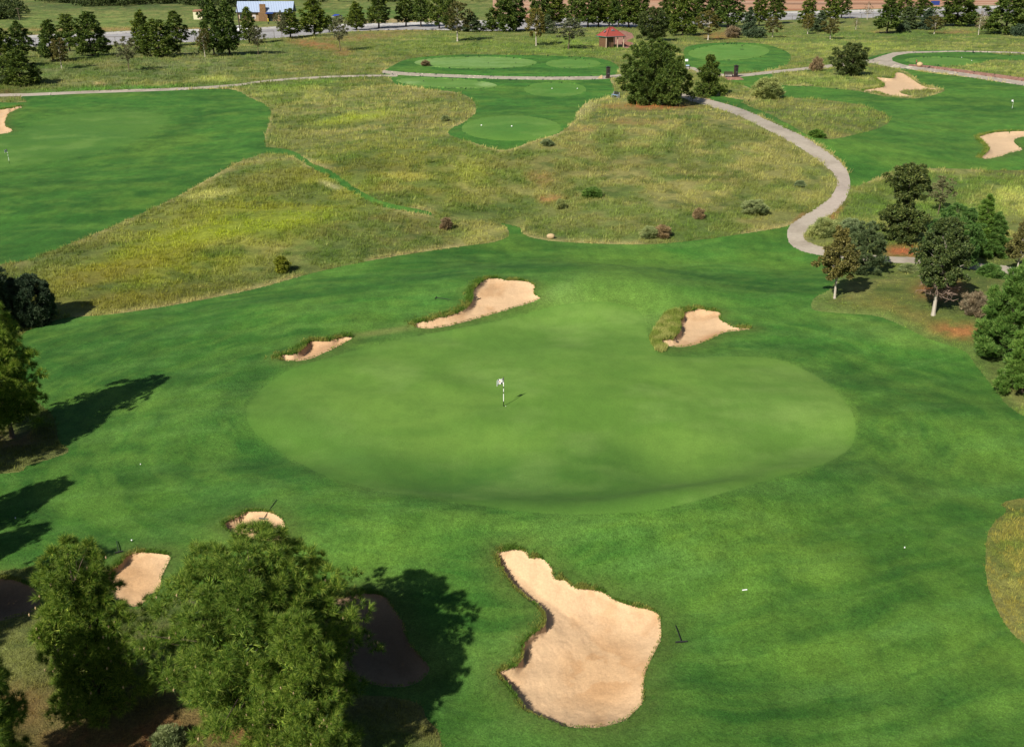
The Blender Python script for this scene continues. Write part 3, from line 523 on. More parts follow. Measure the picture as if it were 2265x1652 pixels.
def trunk_mesh(name, c, r0, z1, seed, limbs=14, bend=.02, n=7, lr=.28, wig=1):
    R = random.Random(seed); mb = MB(); b1, b2 = R.uniform(-bend, bend), R.uniform(-bend, bend)
    P_ = lambda t: Vector((b1*math.sin(t*3), b2*math.sin(t*2.4), t*z1)); T = [0, .04, .15, .3, .45, .6, .75, .88, 1]
    mb.tube([P_(t) for t in T], [r0*1.35, r0*1.05, r0*.92, r0*.8, r0*.66, r0*.5, r0*.36, r0*.22, r0*.08], n)
    ids = list(range(len(c))); R.shuffle(ids)
    for i in ids[:limbs]:
        q = Vector(c[i]); zb = max(.1, q.z*.75-.02) if q.z < z1 else z1*.8; p = P_(min(zb/z1, .95)); mid = p.lerp(q, .5)+Vector((R.uniform(-.02, .02)*wig, R.uniform(-.02, .02)*wig, .015))
        rr = r0*lr*(1-.5*zb); mb.tube([p, mid, q], [rr, rr*.65, rr*.2], 5, False)
    return mb.build(name, None).data
def take(o_me):     # keep the mesh, drop the helper object that carried it
    for o in list(bpy.data.objects):
        if o.type == 'MESH' and o.data == o_me: bpy.data.objects.remove(o)
    return o_me
g = lambda *a: tuple(float(x) for x in alb(*a))
gp = g; g = lambda *a: tuple(min(1, float(x)*1.5) for x in alb(*a))
L_pine = leafmat('pine_needles', g(42,60,24), g(84,108,42), g(144,156,74), .2, .25)
L_near = leafmat('near_pine_needles', g(32,58,15), g(92,128,38), g(176,190,86), .25, .8, .08)
L_jun = leafmat('juniper_sprays', g(50,80,34), g(86,124,54), g(128,156,84), .2, 1.2)
L_blue = leafmat('blue_juniper_sprays', g(48,70,48), g(82,102,74), g(124,138,106), .2, 1.2)
L_oak = leafmat('oak_leaves', g(44,58,30), g(74,90,44), g(116,124,70), .2, 1)
L_olive = leafmat('olive_brown_leaves', g(66,64,34), g(104,102,54), g(150,140,84), .2, 1)
L_grey = leafmat('grey_green_leaves', g(76,80,56), g(112,114,84), g(150,150,118), .2, 1)
L_sage = leafmat('sage_leaves', g(96,112,70), g(144,158,108), g(184,192,144), .25, 1)
L_dry = leafmat('dry_twigs', g(96,80,60), g(140,120,96), g(176,158,130), .1, 1)
L_yel = leafmat('yellow_green_leaves', g(90,96,24), g(134,140,40), g(170,172,66), .25, 1)
L_dark = leafmat('dark_glossy_leaves', g(34,50,34), g(58,78,54), g(112,128,96), .15, 1.5)
g = gp
B_bark = simple('grey_brown_bark', g(110,94,76), .9, .3, 4, bmp=.02); B_dark = simple('dark_bark', g(66,56,46), .9, .3, 4, bmp=.02)
B_pale = simple('pale_trunk_wrap', g(206,196,178), .8, .12, 6, bmp=.005); B_dead = simple('dead_wood', g(158,134,118), .85, .2, 6)
B_cone = simple('pine_cone_scales', g(196,170,124), .8, .25, 30)
pr_pine = lambda t: .24*(1-t)**.62*min(1, (t+.22)/.42)
pr_slim = lambda t: .17*(1-t)**.5*min(1, (t+.25)/.4)
pr_col = lambda t: .19*math.sqrt(max(0, 1-abs(2*t-.85)**2.6*.9))*(1 if t < .8 else 1-(t-.8)*2)
pr_cone = lambda t: .23*(1-t)**.85+.01
pr_round = lambda t: .3*math.sqrt(max(0, 1-(2*t-1)**2)) if 0 <= t <= 1 else 0
pr_dome = lambda t: .46*math.sqrt(max(0, 1-t*t*.98))*min(1, .72+t)
pr_vase = lambda t: .26*math.sin(math.pi*min(1, max(0, t*.85+.1)))**.7
far_t = [spray(5, 15, 75, .42, s) for s in (1, 2, 3)]; mid_t = [spray(8, 12, 70, .2, s) for s in (4, 5, 6)]; near_t = [spray(30, 8, 74, .04, s) for s in (7, 8, 9, 10)]
leaf_t = [spray(5, 20, 95, .5, s, quad=True) for s in (11, 12, 13)]; jun_t = [spray(7, 4, 38, .17, s) for s in (14, 15, 16)]; bush_t = [spray(6, 5, 40, .12, s) for s in (17, 18)]
PROTO = {}
def proto(key, lm, bm_, crown, trunk):
    me, c = crown; tm = take(trunk_mesh('trunk', c, *trunk[0], **trunk[1])) if trunk else None
    me.materials.append(lm)
    if tm: tm.materials.clear(); tm.materials.append(bm_)
    PROTO.setdefault(key, []).append((me, tm))
C = crown_mesh
for s in range(4):
    proto('pine', L_pine, B_dark, C('crown', pr_pine, (.1, .98), 84, 26, .048, .046, far_t, 100+s, outer=.55, lobes=3), ((.016, .95, 1+s), dict(limbs=22)))
    proto('slimpine', L_pine, B_dark, C('crown', pr_slim, (.14, .98), 70, 24, .044, .042, far_t, 110+s, outer=.5, lobes=2), ((.013, .95, 5+s), dict(limbs=18)))
for s in range(2):
    proto('widepine', L_pine, B_dark, C('crown', lambda t: .31*(1-t)**.5*min(1, (t+.35)/.5), (.06, .96), 110, 26, .052, .048, far_t, 120+s, outer=.5, lobes=3), ((.016, .93, 15+s), dict(limbs=24)))
    proto('cone', L_blue, B_bark, C('crown', pr_cone, (.03, .98), 60, 34, .05, .06, far_t, 130+s, up=1.1), ((.014, .95, 9+s), dict(limbs=10)))
    proto('young', L_olive, B_pale, C('crown', pr_vase, (.26, .98), 40, 26, .055, .05, far_t, 140+s, outer=.35, up=.8), ((.017, .85, 12+s), dict(limbs=26)))
    proto('greyyoung', L_grey, B_bark, C('crown', pr_round, (.32, .98), 42, 26, .06, .045, far_t, 145+s, outer=.3, up=.8), ((.014, .85, 14+s), dict(limbs=30)))
    proto('farbush', L_blue, B_bark, C('crown', pr_dome, (.02, .9), 40, 30, .13, .11, far_t, 150+s, up=.8), None)
proto('bare', L_dry, B_pale, C('crown', pr_slim, (.3, 1), 20, 8, .05, .04, far_t, 160, outer=.3), ((.011, .97, 19), dict(limbs=20, lr=.4)))
proto('midpine', L_pine, B_dark, C('crown', lambda t: .53*math.sqrt(max(0, 1-(t*1.02)**2.3))*min(1, .78+t*.6), (.02, .95), 210, 52, .056, .048, mid_t, 170, outer=.72, lobes=5, jit=.12, core=1500, corel=1.4), ((.03, .8, 20), dict(limbs=30)))
proto('midpine2', L_pine, B_bark, C('crown', lambda t: .3*(1-t)**.42*(.86+.2*math.sin(t*13)), (.03, .97), 130, 40, .055, .052, mid_t, 171, outer=.45, lobes=3), ((.022, .9, 21), dict(limbs=24)))
proto('bigbush', L_oak, B_bark, C('crown', lambda t: .5*math.sqrt(max(.04, 1-(t*1.02)**2))*(.6+.4*t+.2), (.08, .95), 80, 46, .1, .075, bush_t+far_t[:1], 172, up=1.2, jit=.2, outer=.35), ((.02, .5, 22), dict(limbs=34, lr=.6)))
proto('sage', L_sage, B_bark, C('crown', pr_dome, (.02, .85), 60, 50, .13, .17, bush_t, 173, up=1.4, jit=.12), None)
proto('sage2', L_sage, B_bark, C('crown', pr_dome, (.02, .7), 45, 50, .15, .22, bush_t, 174, up=1.4, jit=.2), None)
proto('dry', L_dry, B_dead, C('crown', pr_dome, (.02, .75), 40, 40, .14, .2, bush_t, 175, up=1.6, jit=.15), None)
proto('green', L_jun, B_bark, C('crown', pr_dome, (.02, .8), 45, 44, .14, .17, mid_t, 176, up=.9, jit=.15), None)
proto('yellow', L_yel, B_bark, C('crown', lambda t: .36*math.sqrt(max(0, 1-(2*t-.9)**2*.8)), (.05, .95), 50, 44, .11, .1, leaf_t, 177, up=.9, quad=True), ((.02, .6, 30), dict(limbs=12)))
proto('darkbush', L_dark, B_bark, C('crown', lambda t: .52*math.sqrt(max(0, 1-(1.7*t-.75)**2*.93)), (.0, .97), 170, 70, .085, .062, mid_t, 178, up=.8, jit=.05, outer=.7), ((.03, .5, 31), dict(limbs=10)))
# right hand trees, seen at about a hundred metres
proto('sparse', L_olive, B_pale, C('crown', lambda t: .27*(1-t)**.55*min(1, (t+.2)/.45), (.3, .98), 75, 52, .05, .034, leaf_t, 180, outer=.3, jit=.22, quad=True, up=.3), ((.016, .95, 40), dict(limbs=60, lr=.3)))
proto('elm', L_oak, B_pale, C('crown', lambda t: .25*math.sqrt(max(0, 1-(1.75*t-.72)**2*.95)), (.34, .98), 130, 50, .045, .03, leaf_t+[], 181, outer=.35, jit=.16, quad=True, up=.6), ((.02, .9, 41), dict(limbs=70, lr=.4)))
two = lambda t: .26*(math.sqrt(max(0, 1-((t-.22)/.3)**2)) if t < .5 else math.sqrt(max(0.02, 1-((t-.78)/.26)**2))*.92)
proto('oak', L_oak, B_dark, C('crown', two, (.06, .98), 150, 44, .045, .034, leaf_t, 182, outer=.3, jit=.26, quad=True, up=.4), ((.02, .92, 42), dict(limbs=40, lr=.35)))
proto('bigjuniper', L_jun, B_bark, C('crown', lambda t: .3*(1-t)**.6*min(1, (t+.5)/.6), (.02, .97), 150, 64, .05, .05, jun_t, 183, outer=.55, jit=.14, up=1.1), ((.02, .9, 43), dict(limbs=20)))
proto('bigjuniper', L_jun, B_bark, C('crown', lambda t: .34*(1-t*.97)**.5*min(1, (t+.5)/.6), (.02, .97), 150, 64, .055, .055, jun_t, 184, outer=.55, jit=.14, up=1.1), ((.02, .9, 44), dict(limbs=20)))
proto('bluejuniper', L_blue, B_bark, C('crown', lambda t: .38*math.sqrt(max(0, 1-(t*.98)**2.4))*min(1, .7+t), (.05, .97), 110, 60, .06, .055, jun_t, 185, outer=.5, jit=.16, up=.9), ((.02, .8, 45), dict(limbs=20)))
proto('slimjuniper', L_jun, B_bark, C('crown', lambda t: .19*(1-t)**.7+.01, (.02, .98), 90, 54, .04, .05, jun_t, 186, outer=.5, jit=.16, up=1.2), ((.014, .9, 46), dict(limbs=16)))
proto('roundgreen', L_jun, B_bark, C('crown', lambda t: .42*math.sqrt(max(0, 1-(1.6*t-.62)**2*.95)), (.04, .97), 260, 44, .045, .036, mid_t, 187, outer=.6, jit=.1, up=.7), ((.024, .8, 47), dict(limbs=20)))
# foreground pines, real metres divided by their height
proto('nearpine', L_near, B_bark, C('crown', lambda t: .43*math.sqrt(max(0, 1-(t*1.0)**2.6))*min(1, .7+t*.9), (.1, .96), 420, 24, .042, .036, near_t, 190, outer=.7, lobes=4, jit=.09, up=.8, core=7500, corel=1.1), ((.02, .9, 50), dict(limbs=60, lr=.3)))
proto('nearpine2', L_near, B_bark, C('crown', lambda t: .235*math.sqrt(max(0, 1-(t*1.0)**3))*min(1, .8+t)*(.9+.14*math.sin(t*15)), (.06, .97), 190, 24, .038, .038, near_t, 191, core=2200, corel=1.0, outer=.6, lobes=3, jit=.14, up=.7), ((.016, .92, 51), dict(limbs=50, lr=.3)))
proto('nearpine3', L_near, B_bark, C('crown', lambda t: .3*(1-t)**.45*min(1, .7+t), (.14, .97), 190, 24, .04, .04, near_t, 192, core=2200, corel=1.0, outer=.6, lobes=3, jit=.16, up=.6), ((.016, .92, 52), dict(limbs=50, lr=.3)))
NAT = {'pine': .48, 'slimpine': .34, 'widepine': .62, 'cone': .48, 'young': .54, 'greyyoung': .58, 'farbush': 1.05, 'bare': .32, 'midpine': 1.12, 'midpine2': .66, 'bigbush': 1.0, 'sage': 1.15, 'sage2': 1.2, 'dry': 1.1, 'green': 1.1, 'yellow': .85, 'darkbush': 1.12,
 'sparse': .55, 'elm': .56, 'oak': .58, 'bigjuniper': .68, 'bluejuniper': .86, 'slimjuniper': .44, 'roundgreen': .95, 'nearpine': .94, 'nearpine2': .54, 'nearpine3': .66}
NM = {'cone': 'juniper_tree', 'young': 'young_tree', 'greyyoung': 'young_tree', 'farbush': 'bush', 'bare': 'bare_tree', 'bigbush': 'bush', 'sage': 'sage_shrub', 'sage2': 'sage_shrub', 'dry': 'dry_shrub', 'green': 'green_shrub', 'yellow': 'shrub', 'darkbush': 'round_bush',
 'sparse': 'young_tree', 'elm': 'elm_tree', 'oak': 'oak_tree', 'bigjuniper': 'juniper_tree', 'bluejuniper': 'juniper_tree', 'slimjuniper': 'juniper_tree', 'roundgreen': 'round_tree'}
cnt = {}
def tree(kind, u, v, top, w, label, group=None, hm=None, wm=None, pos=None, rz=None):
    p = Vector(pos) if pos is not None else P(u, v); s = (p.y*cT+(H-p.z)*sT)/F; hh = hm if hm else max(zat(p, top)-p.z, .25); ww = wm if wm else w*s*(1.16 if v < 160 and kind in ('pine', 'slimpine', 'widepine', 'cone') else 1)
    i = cnt.get(kind, 0); cnt[kind] = i+1; me, tm = PROTO[kind][i % len(PROTO[kind])]
    nm = NM.get(kind, 'pine_tree'); cat = 'tree' if 'tree' in nm else ('bush' if 'bush' in nm else 'shrub')
    e = empty(nm, (p.x, p.y, p.z-.05), label, cat, group, rz=rz if rz is not None else (i*2.4+u*.37) % 6.28)
    k = ww/(NAT[kind]*hh); e.scale = (hh*k, hh*k, hh)
    c = bpy.data.objects.new('crown' if tm else 'foliage', me); COL.objects.link(c); c.parent = e
    if tm: t = bpy.data.objects.new('trunk', tm); COL.objects.link(t); t.parent = e
    return e
G1 = 'pines along the road fence'; G2 = 'young trees with pale trunks below the road'; G3 = 'shrubs in the native grass'
TREES = [
('widepine',6,152,52,70,'dark pine cut by the left edge just below the road',G1),('pine',50,128,46,50,'broad dark pine touching the road in the top left corner',G1),
('widepine',48,188,108,92,'low dark pine lowest of the clump at the top left edge',G1),('sage',8,188,160,34,'small grey shrub under the dark pine at the left edge',G3),
('pine',118,136,42,52,'pine behind the small pale trunked tree near the top left',G1),('slimpine',155,114,29,42,'slim pine, third clump from the left along the road',G1),
('widepine',205,124,22,74,'tall full pine right of the slim one at upper left',G1),('pine',318,112,22,48,'tall pine at the left back of the group left of the cream shed',G1),
('widepine',352,124,41,82,'broad pine at the front of the group left of the cream shed',G1),('pine',391,102,22,48,'pine just below and left of the cream shed',G1),
('widepine',474,122,-10,58,'tall pine left of the house, wide at its foot',G1),('pine',508,122,-2,52,'tall pine right against the left end of the house',G1),('slimpine',552,98,14,34,'thin pine in front of the left windows of the house',G1),
('slimpine',643,84,18,42,'small dense pine at the right end of the house',G1),('pine',695,79,-6,60,'large dark pine just right of the house',G1),('slimpine',729,72,34,26,'dark small pine beside the blue canopy',G1),
('pine',789,67,4,42,'pine standing right of the blue canopy',G1),('slimpine',838,63,-30,46,'tall pine second right of the blue canopy',G1),('slimpine',898,59,-20,40,'pine third right of the blue canopy',G1),
('slimpine',931,60,-28,38,'pine fourth right of the blue canopy, close to its neighbour',G1),('pine',972,64,-30,44,'tall pine left of the pale trunk with the dark spreading crown',G1),('slimpine',996,66,-25,34,'pine behind the pale trunk with the dark spreading crown',G1),
('cone',1045,71,29,42,'grey blue juniper between the pale trunk and the big round pine on the road',G1),('slimpine',1089,70,40,22,'little pine at the left foot of the big full pine by the road',G1),('widepine',1114,71,-20,68,'big full pine on the road edge above the long pale tee',G1),
('pine',1142,68,-30,44,'pine right of the big full pine above the long pale tee',G1),('pine',1190,60,-30,40,'pine behind the first of the two pale trunks left of the red roof',G1),('pine',1222,58,-30,62,'dark pine between the two pale trunks left of the red roof',G1),
('cone',1211,75,33,32,'small grey juniper between the two pale trunks left of the red roof',G1),('pine',1272,60,-30,42,'pine rising behind the brownish crown left of the red roof',G1),('slimpine',1300,61,-28,42,'pine just left of the red roof peak',G1),
('pine',1323,60,-30,44,'pine directly behind the red roof, leftmost of three',G1),('slimpine',1347,60,-25,40,'pine directly behind the red roof peak',G1),('pine',1368,61,-30,42,'pine directly behind the right slope of the red roof',G1),
('slimpine',1391,62,-30,42,'pine right of the red roof, first in its row',G1),('pine',1412,62,-30,46,'pine right of the red roof with a bare dark lower trunk',G1),
('bigbush',1445,91,14,74,'large grey green bush right of the red roofed shelter',None),('widepine',1480,70,-20,54,'pine standing behind the large grey green bush',G1),('widepine',1510,79,-20,62,'pine with foliage down to the red soil above the big pine',G1),
('slimpine',1544,59,-30,44,'pine with a clear dark trunk against the road above the right tee',G1),('pine',1578,60,-28,40,'pine behind the olive crowned tree above the right tee',G1),('pine',1610,62,-30,60,'tall dark pine at the left of the first gap onto the orange dirt',G1),
('cone',1655,80,16,32,'small pointed juniper under the first gap onto the orange dirt',G1),('farbush',1672,84,58,46,'dark round bush beside the small pointed juniper',G3),('slimpine',1678,58,-20,34,'thin pine right of the first gap onto the orange dirt',G1),
('slimpine',1714,53,-20,38,'pine at the left of the long visible road stretch',G1),('slimpine',1786,62,-12,34,'narrow pine standing alone in the long visible road stretch',G1),('cone',1813,71,24,30,'small green pine left of the leaning pale trunk',G1),
('slimpine',1836,53,-24,32,'pine rising behind the pale trunk in the middle of the road stretch',G1),('slimpine',1861,41,-20,30,'pine at the right of the trio in the road stretch',G1),
('slimpine',1961,75,-12,44,'tall pine with clear lower trunk right of the bare trees',G1),('pine',1997,42,-20,36,'pine on the far side of the dark juniper at upper right',G1),('cone',2007,65,16,42,'dark green juniper on the slope at upper right',G1),
('slimpine',2036,44,-18,38,'pine between the two junipers at upper right',G1),('cone',2049,66,20,36,'second dark juniper on the slope at upper right',G1),('widepine',2116,58,-22,84,'broad pine left of the last road gap at upper right',G1),
('widepine',2222,76,-26,90,'broad dark pine near the top right corner',G1),('pine',2262,62,-12,54,'pine cut by the right edge near the top right corner',G1),('farbush',1997,72,46,34,'dark bush below the dark green juniper at upper right',G3),('farbush',2254,80,52,40,'grey green bush under the pine at the top right corner',G3),
('young',137,153,83,38,'small brownish tree on a pale trunk near the top left',G2),('greyyoung',286,158,82,44,'lone small grey tree on the slope at upper left',G2),('young',454,127,63,30,'small dark tree on a pale trunk below the cream shed',G2),
('greyyoung',571,121,56,38,'small grey tree on a pale trunk in front of the house',G2),('greyyoung',624,89,24,24,'thin grey tree at the right of the chimney',G2),('greyyoung',753,113,33,38,'grey brown tree on a dark trunk below the blue canopy',G2),
('young',1012,92,2,54,'dark crowned tree on a pale trunk above the long pale tee',G2),('young',1186,102,18,44,'olive tree on a pale trunk, left of the pair left of the red roof',G2),('greyyoung',1257,109,42,64,'spreading brownish tree nearest the red roof',G2),
('young',1566,89,22,46,'olive brown tree on a pale trunk above the right tee',G2),('young',1708,84,38,38,'brown crowned tree at the left end of the open road stretch',G2),('young',1786,76,30,30,'pale trunked tree under the lone narrow pine',G2),
('young',1836,87,40,40,'tree with a tall pale trunk in the middle of the open road stretch',G2),('bare',1893,66,38,20,'thin bare tree left of the pair beside the road',G2),('bare',1918,44,4,22,'taller thin bare tree right of the pair beside the road',G2),
('young',2066,76,34,36,'tree with a pale leaning trunk between junipers at upper right',G2),('bare',2164,78,24,24,'sparse tree with a pale leaning trunk near the last road gap',G2),('bare',2175,66,28,22,'sparse thin tree just behind the leaning pale trunk',G2),
('dry',1621,84,55,38,'purplish grey shrub above the right tee',G3),
('midpine',1446,231,80,148,'big wide pine beside the bench in the middle distance',None),('midpine2',1566,212,119,64,'smaller pine just right of the big wide pine',None),
('sage',1697,218,168,72,'pale green round shrub left of the big brown green bush',G3),('bigbush',1882,168,93,84,'big brownish green bush by the path junction',None),('dry',1805,158,122,28,'leafless grey shrub left of the big bush',G3),
('sage',1240,462,438,24,'small sage shrub on the red patch of the middle mound',G3),('green',1311,434,412,46,'low bright green shrub on the middle mound',G3),('dry',986,507,477,30,'round pinkish dry shrub at the centre left',G3),
('sage2',1436,525,496,44,'grey green half of the double shrub at the mound foot',G3),('dry',1466,525,494,42,'dry brown half of the double shrub at the mound foot',G3),('dry',1546,484,456,26,'brown dry shrub left of the pale shrub near the path bend',G3),
('sage',1668,472,440,62,'pale yellow green shrub near the path bend',G3),('green',1806,303,284,34,'dark green shrub by the winding path',G3),('yellow',625,603,566,32,'small yellow green bush alone at the edge of the left native grass',None),
('darkbush',70,715,612,108,'dark round bush at the left edge of the fairway',None),('sage2',1822,520,474,62,'grey sage shrub inside the hook of the path',G3),('sage',1880,515,480,50,'whitish sage shrub behind the hook of the path',G3),('sage2',1770,412,396,26,'small sage shrub inside the big path bend',G3),
('sage',985,268,254,20,'small blue green shrub beside the tee at centre',G3),('sage2',1210,322,304,30,'pale shrub at the lower right tip of the centre tee',G3),('dry',942,146,132,24,'dark brown dry shrub left of the long pale tee',G3),
('oak',1990,537,362,94,'tall dark tree in two tiers standing on red soil right of the path',None),('greyyoung',2074,474,388,50,'slender grey tree behind the right hand trees',None),
('roundgreen',2100,592,450,124,'large round green tree behind the dead branched one',None),('slimjuniper',2166,562,428,62,'tall pointed juniper behind the right hand path',None),
('bigjuniper',2192,566,468,76,'bushy bright juniper next to the pointed one',None),('sparse',2248,604,480,62,'grey brown tree cut by the right edge above the path',None),
('bluejuniper',1908,606,490,92,'blue green juniper at the end of the path hook',None),('sparse',1846,660,498,90,'thin leaved yellowing tree on a pale trunk beside the fairway',None),
('elm',2064,697,478,112,'tree with a long pale trunk and dead lower branches',None),('bigjuniper',2222,790,592,136,'large conical juniper at the right edge',None),('bigjuniper',2262,868,690,120,'lowest juniper at the right edge, nearest the fairway',None),
('bigjuniper',2262,712,556,96,'juniper behind the large conical one at the right edge',None),('dry',2152,696,640,60,'grey dry shrub left of the large conical juniper',G3),('sage2',2010,600,578,40,'pale sage shrub below the right hand path',G3),('green',2190,612,580,50,'low juniper beside the right hand path',G3),
('slimjuniper',2300,640,470,80,'juniper half outside the right edge above the path',None),
]
for t in TREES:
    if len(t) > 2: tree(*t[:6], group=t[6])
# foreground and left edge pines
tree('nearpine',594,1592,1166,440,'huge rounded pine in the foreground casting the dark round shadow')
tree('nearpine3',690,1705,1350,270,'shorter pine standing in front of the huge rounded pine')
tree('nearpine2',222,1575,1185,236,'narrow column shaped pine between the two left foreground bunkers')
tree('nearpine3',-12,1790,1345,270,'dark pine in the bottom left corner')
tree('nearpine3',28,968,0,0,'dark pine at the left edge casting the long pointed shadow', hm=9.6, wm=5.6)
tree('nearpine3',0,0,0,0,'pine outside the left edge casting the middle pointed shadow', hm=8, wm=5.2, pos=(-32.0,43.6,0))
tree('nearpine3',0,0,0,0,'pine outside the left edge casting the lower pointed shadow', hm=8, wm=5.2, pos=(-31.2,38.6,0))
tree('nearpine3',0,0,0,0,'pine outside the left edge shading the left bunker', hm=9.5, wm=6.6, pos=(-27.8,34.6,0))
tree('nearpine3',0,0,0,0,'pine just outside the left edge beside the one casting the long shadow', hm=8.5, wm=5.6, pos=(-34.0,52.0,0))
tree('darkbush',0,0,0,0,'dark pine bush at the left edge above the long shadow', hm=6, wm=5, pos=tuple(P(-40,735)))
tree('sage',372,1648,1606,72,'grey green shrub at the bottom edge left of the huge pine',G3)
# dead lower branches of the pale trunk
e = [o for o in COL.objects if o.get('label','').startswith('tree with a long pale')][0]
mb = MB(); R = random.Random(3)
for i in range(70):
    a = R.uniform(0, 6.28); z0 = R.uniform(.22, .4); L = R.uniform(.1, .24); p = Vector((0, 0, z0)); d = Vector((math.cos(a), math.sin(a), R.uniform(-.3, .25)))
    q = p+d*L*.5+Vector((0, 0, R.uniform(-.02, .02))); r2 = p+d*L; mb.tube([p, q, r2], [.006, .0045, .0025], 4, False)
    for j in range(4):
        s_ = q.lerp(r2, R.random()); mb.tube([s_, s_+Vector((R.uniform(-1, 1), R.uniform(-1, 1), R.uniform(-.8, .6)))*.055], [.0035, .0015], 3, False)
mb.build('dead_branches', B_dead, e)
# cones on the two foreground pines
for o in [o for o in COL.objects if o.name.startswith('pine_tree') and ('huge' in o.get('label', '') or 'narrow column' in o.get('label', ''))]:
    cm = [c for c in o.children if c.name.startswith('crown')][0].data; n = len(cm.vertices); A = np.empty(n*3, np.float32); cm.vertices.foreach_get('co', A); A = A.reshape(-1, 3)
    r = np.random.default_rng(5); rad = np.hypot(A[:, 0], A[:, 1]); k = np.where((rad > np.percentile(rad, 55)) & (A[:, 2] > .25))[0]; k = r.choice(k, 90); mb = MB()
    for i in k: mb.tube([A[i], A[i]+np.array([0, 0, .0075]), A[i]+np.array([.001, 0, .014])], [.0035, .0045, .001], 5)
    mb.build('pine_cones', B_cone, o, kind='stuff')
# dark hedgerow woods far beyond the lawn at the top left, and beyond the road
r = np.random.default_rng(77); pos = []; cs = []
for k in range(420):
    a = r.uniform(0, 1)
    if a < .62: u_ = r.uniform(90, 560); v_ = 19-8*abs(math.sin(u_*.013))-r.uniform(0, 26) if u_ > 180 else r.uniform(-6, 8)
    elif a < .8: u_ = r.uniform(-60, 30); v_ = r.uniform(20, 46)
    else: u_ = r.uniform(640, 1160); v_ = r.uniform(-14, 6)
    x_, y_ = flat(u_, v_); w_m = 7*r.uniform(.7, 1.3)
    for j in range(7): pos.append((float(x_)+r.normal()*3, float(y_)+r.normal()*3, r.uniform(.8, 6.0))); cs.append(w_m*.33)
me, _ = crown_mesh('distant_woods', None, None, 0, 26, 0, 1.3, far_t, 200, clumps=(np.array(pos), np.array(cs)), up=.6)
put('distant_woods', me, L_oak, kind='stuff')
# ---------------------------------------------------------------- course furniture
m, nt, out = newmat('striped_pole_paint'); tc = N(nt, 'ShaderNodeTexCoord'); sx = N(nt, 'ShaderNodeSeparateXYZ'); nt.links.new(tc.outputs['Object'], sx.inputs[0])
mr = N(nt, 'ShaderNodeMath', operation='DIVIDE'); mr.inputs[1].default_value = 2.13; nt.links.new(sx.outputs[2], mr.inputs[0])
rr = N(nt, 'ShaderNodeValToRGB'); rr.color_ramp.interpolation = 'CONSTANT'; E = rr.color_ramp.elements; bk, wh = (.012,.012,.012,1), (.82,.82,.8,1)
E[0].position = 0; E[0].color = bk; E[1].position = .165; E[1].color = wh
for p_, c_ in [(.437, bk), (.497, wh), (.62, bk), (.69, wh), (.83, bk)]: q = E.new(p_); q.color = c_
nt.links.new(mr.outputs[0], rr.inputs[0]); pb = N(nt, 'ShaderNodeBsdfPrincipled', Roughness=.4); nt.links.new(rr.outputs[0], pb.inputs['Base Color']); nt.links.new(pb.outputs[0], out.inputs[0]); M_pole = m
def paint(name, rgb, rough=.5, var=.08): return simple(name, g(*rgb) if max(rgb) > 1 else rgb, rough, var, 8)
M_white = paint('white_cloth', (.8,.8,.78), .8, .03); M_black = paint('black_paint', (.012,.012,.013), .5); M_orange = paint('orange_print', (235,130,50)); M_whitep = paint('white_paint', (.75,.75,.73), .5)
M_hole = paint('hole_shadow_black', (.01,.01,.01), .9); M_green = paint('green_rake_paint', (50,66,60), .5)
def flag(p, ang, label):
    e = empty('flagstick', p, label, 'flagstick', 'striped flagsticks on the greens')
    MB().tube([(0,0,-.05),(0,0,.5),(0,0,1.2),(0,0,2.13)], [.024,.024,.022,.018], 10).ball((0,0,2.14), .026, 6).build('pole', M_pole, e, True)
    d = Vector((math.cos(ang), math.sin(ang), 0)); nrm = Vector((-d.y, d.x, 0)); nx, nz = 14, 9; bm = bmesh.new(); G_ = []
    def pt(i, j): s = i/nx; t = j/nz; return d*(.02+.5*s)+nrm*(.05*math.sin(s*7+t*1.5)*s)+Vector((0,0,2.08-.38*t-.14*s*s-.03*math.sin(s*6)))
    for i in range(nx+1): G_.append([bm.verts.new(pt(i, j)) for j in range(nz+1)])
    for i in range(nx):
        for j in range(nz): bm.faces.new((G_[i][j], G_[i+1][j], G_[i+1][j+1], G_[i][j+1]))
    me = bpy.data.meshes.new('flag'); bm.to_mesh(me); bm.free(); f = put('flag', me, M_white, e); sm = f.modifiers.new('thick', 'SOLIDIFY'); sm.thickness = .008
    mb = MB()
    for (i0, i1, j0, j1) in [(0,2,0,3),(2,5,6,9),(0,2,5,6),(9,11,0,2),(11,13,7,9)]:
        mb = MB()
        for sgn in (-1, 1):
            for i in range(i0, i1):
                for j in range(j0, j1): mb.poly([pt(a, b)+nrm*sgn*.0085 for a, b in ((i,j),(i+1,j),(i+1,j+1),(i,j+1))])
        mb.build('black_patch', M_black, f)
    mb = MB()
    for sgn in (-1, 1):
        for i in range(6, 8):
            for j in range(3, 5): mb.poly([pt(a, b)+nrm*sgn*.0085 for a, b in ((i,j),(i+1,j),(i+1,j+1),(i,j+1))])
    mb.build('emblem', M_orange, f)
    MB().tube([(0,0,-.02),(0,0,.012)], .054, 16).build('cup', M_hole, e)
    return e
flag(P(1114, 898), math.radians(205), 'black and white striped flagstick in the middle of the near green')
flag(P(21, 361.5), math.radians(250), 'black and white striped flagstick on the left edge green')
flag(P(2238, 244), math.radians(100), 'black and white striped flagstick on the fairway at the right edge')
p = P(1114, 898); MB().ball((p.x+.14, p.y-.05, p.z+.02), .0215, 8).build('golf_ball', M_whitep, None, True, label='white golf ball resting beside the hole of the near flagstick', category='golf ball')
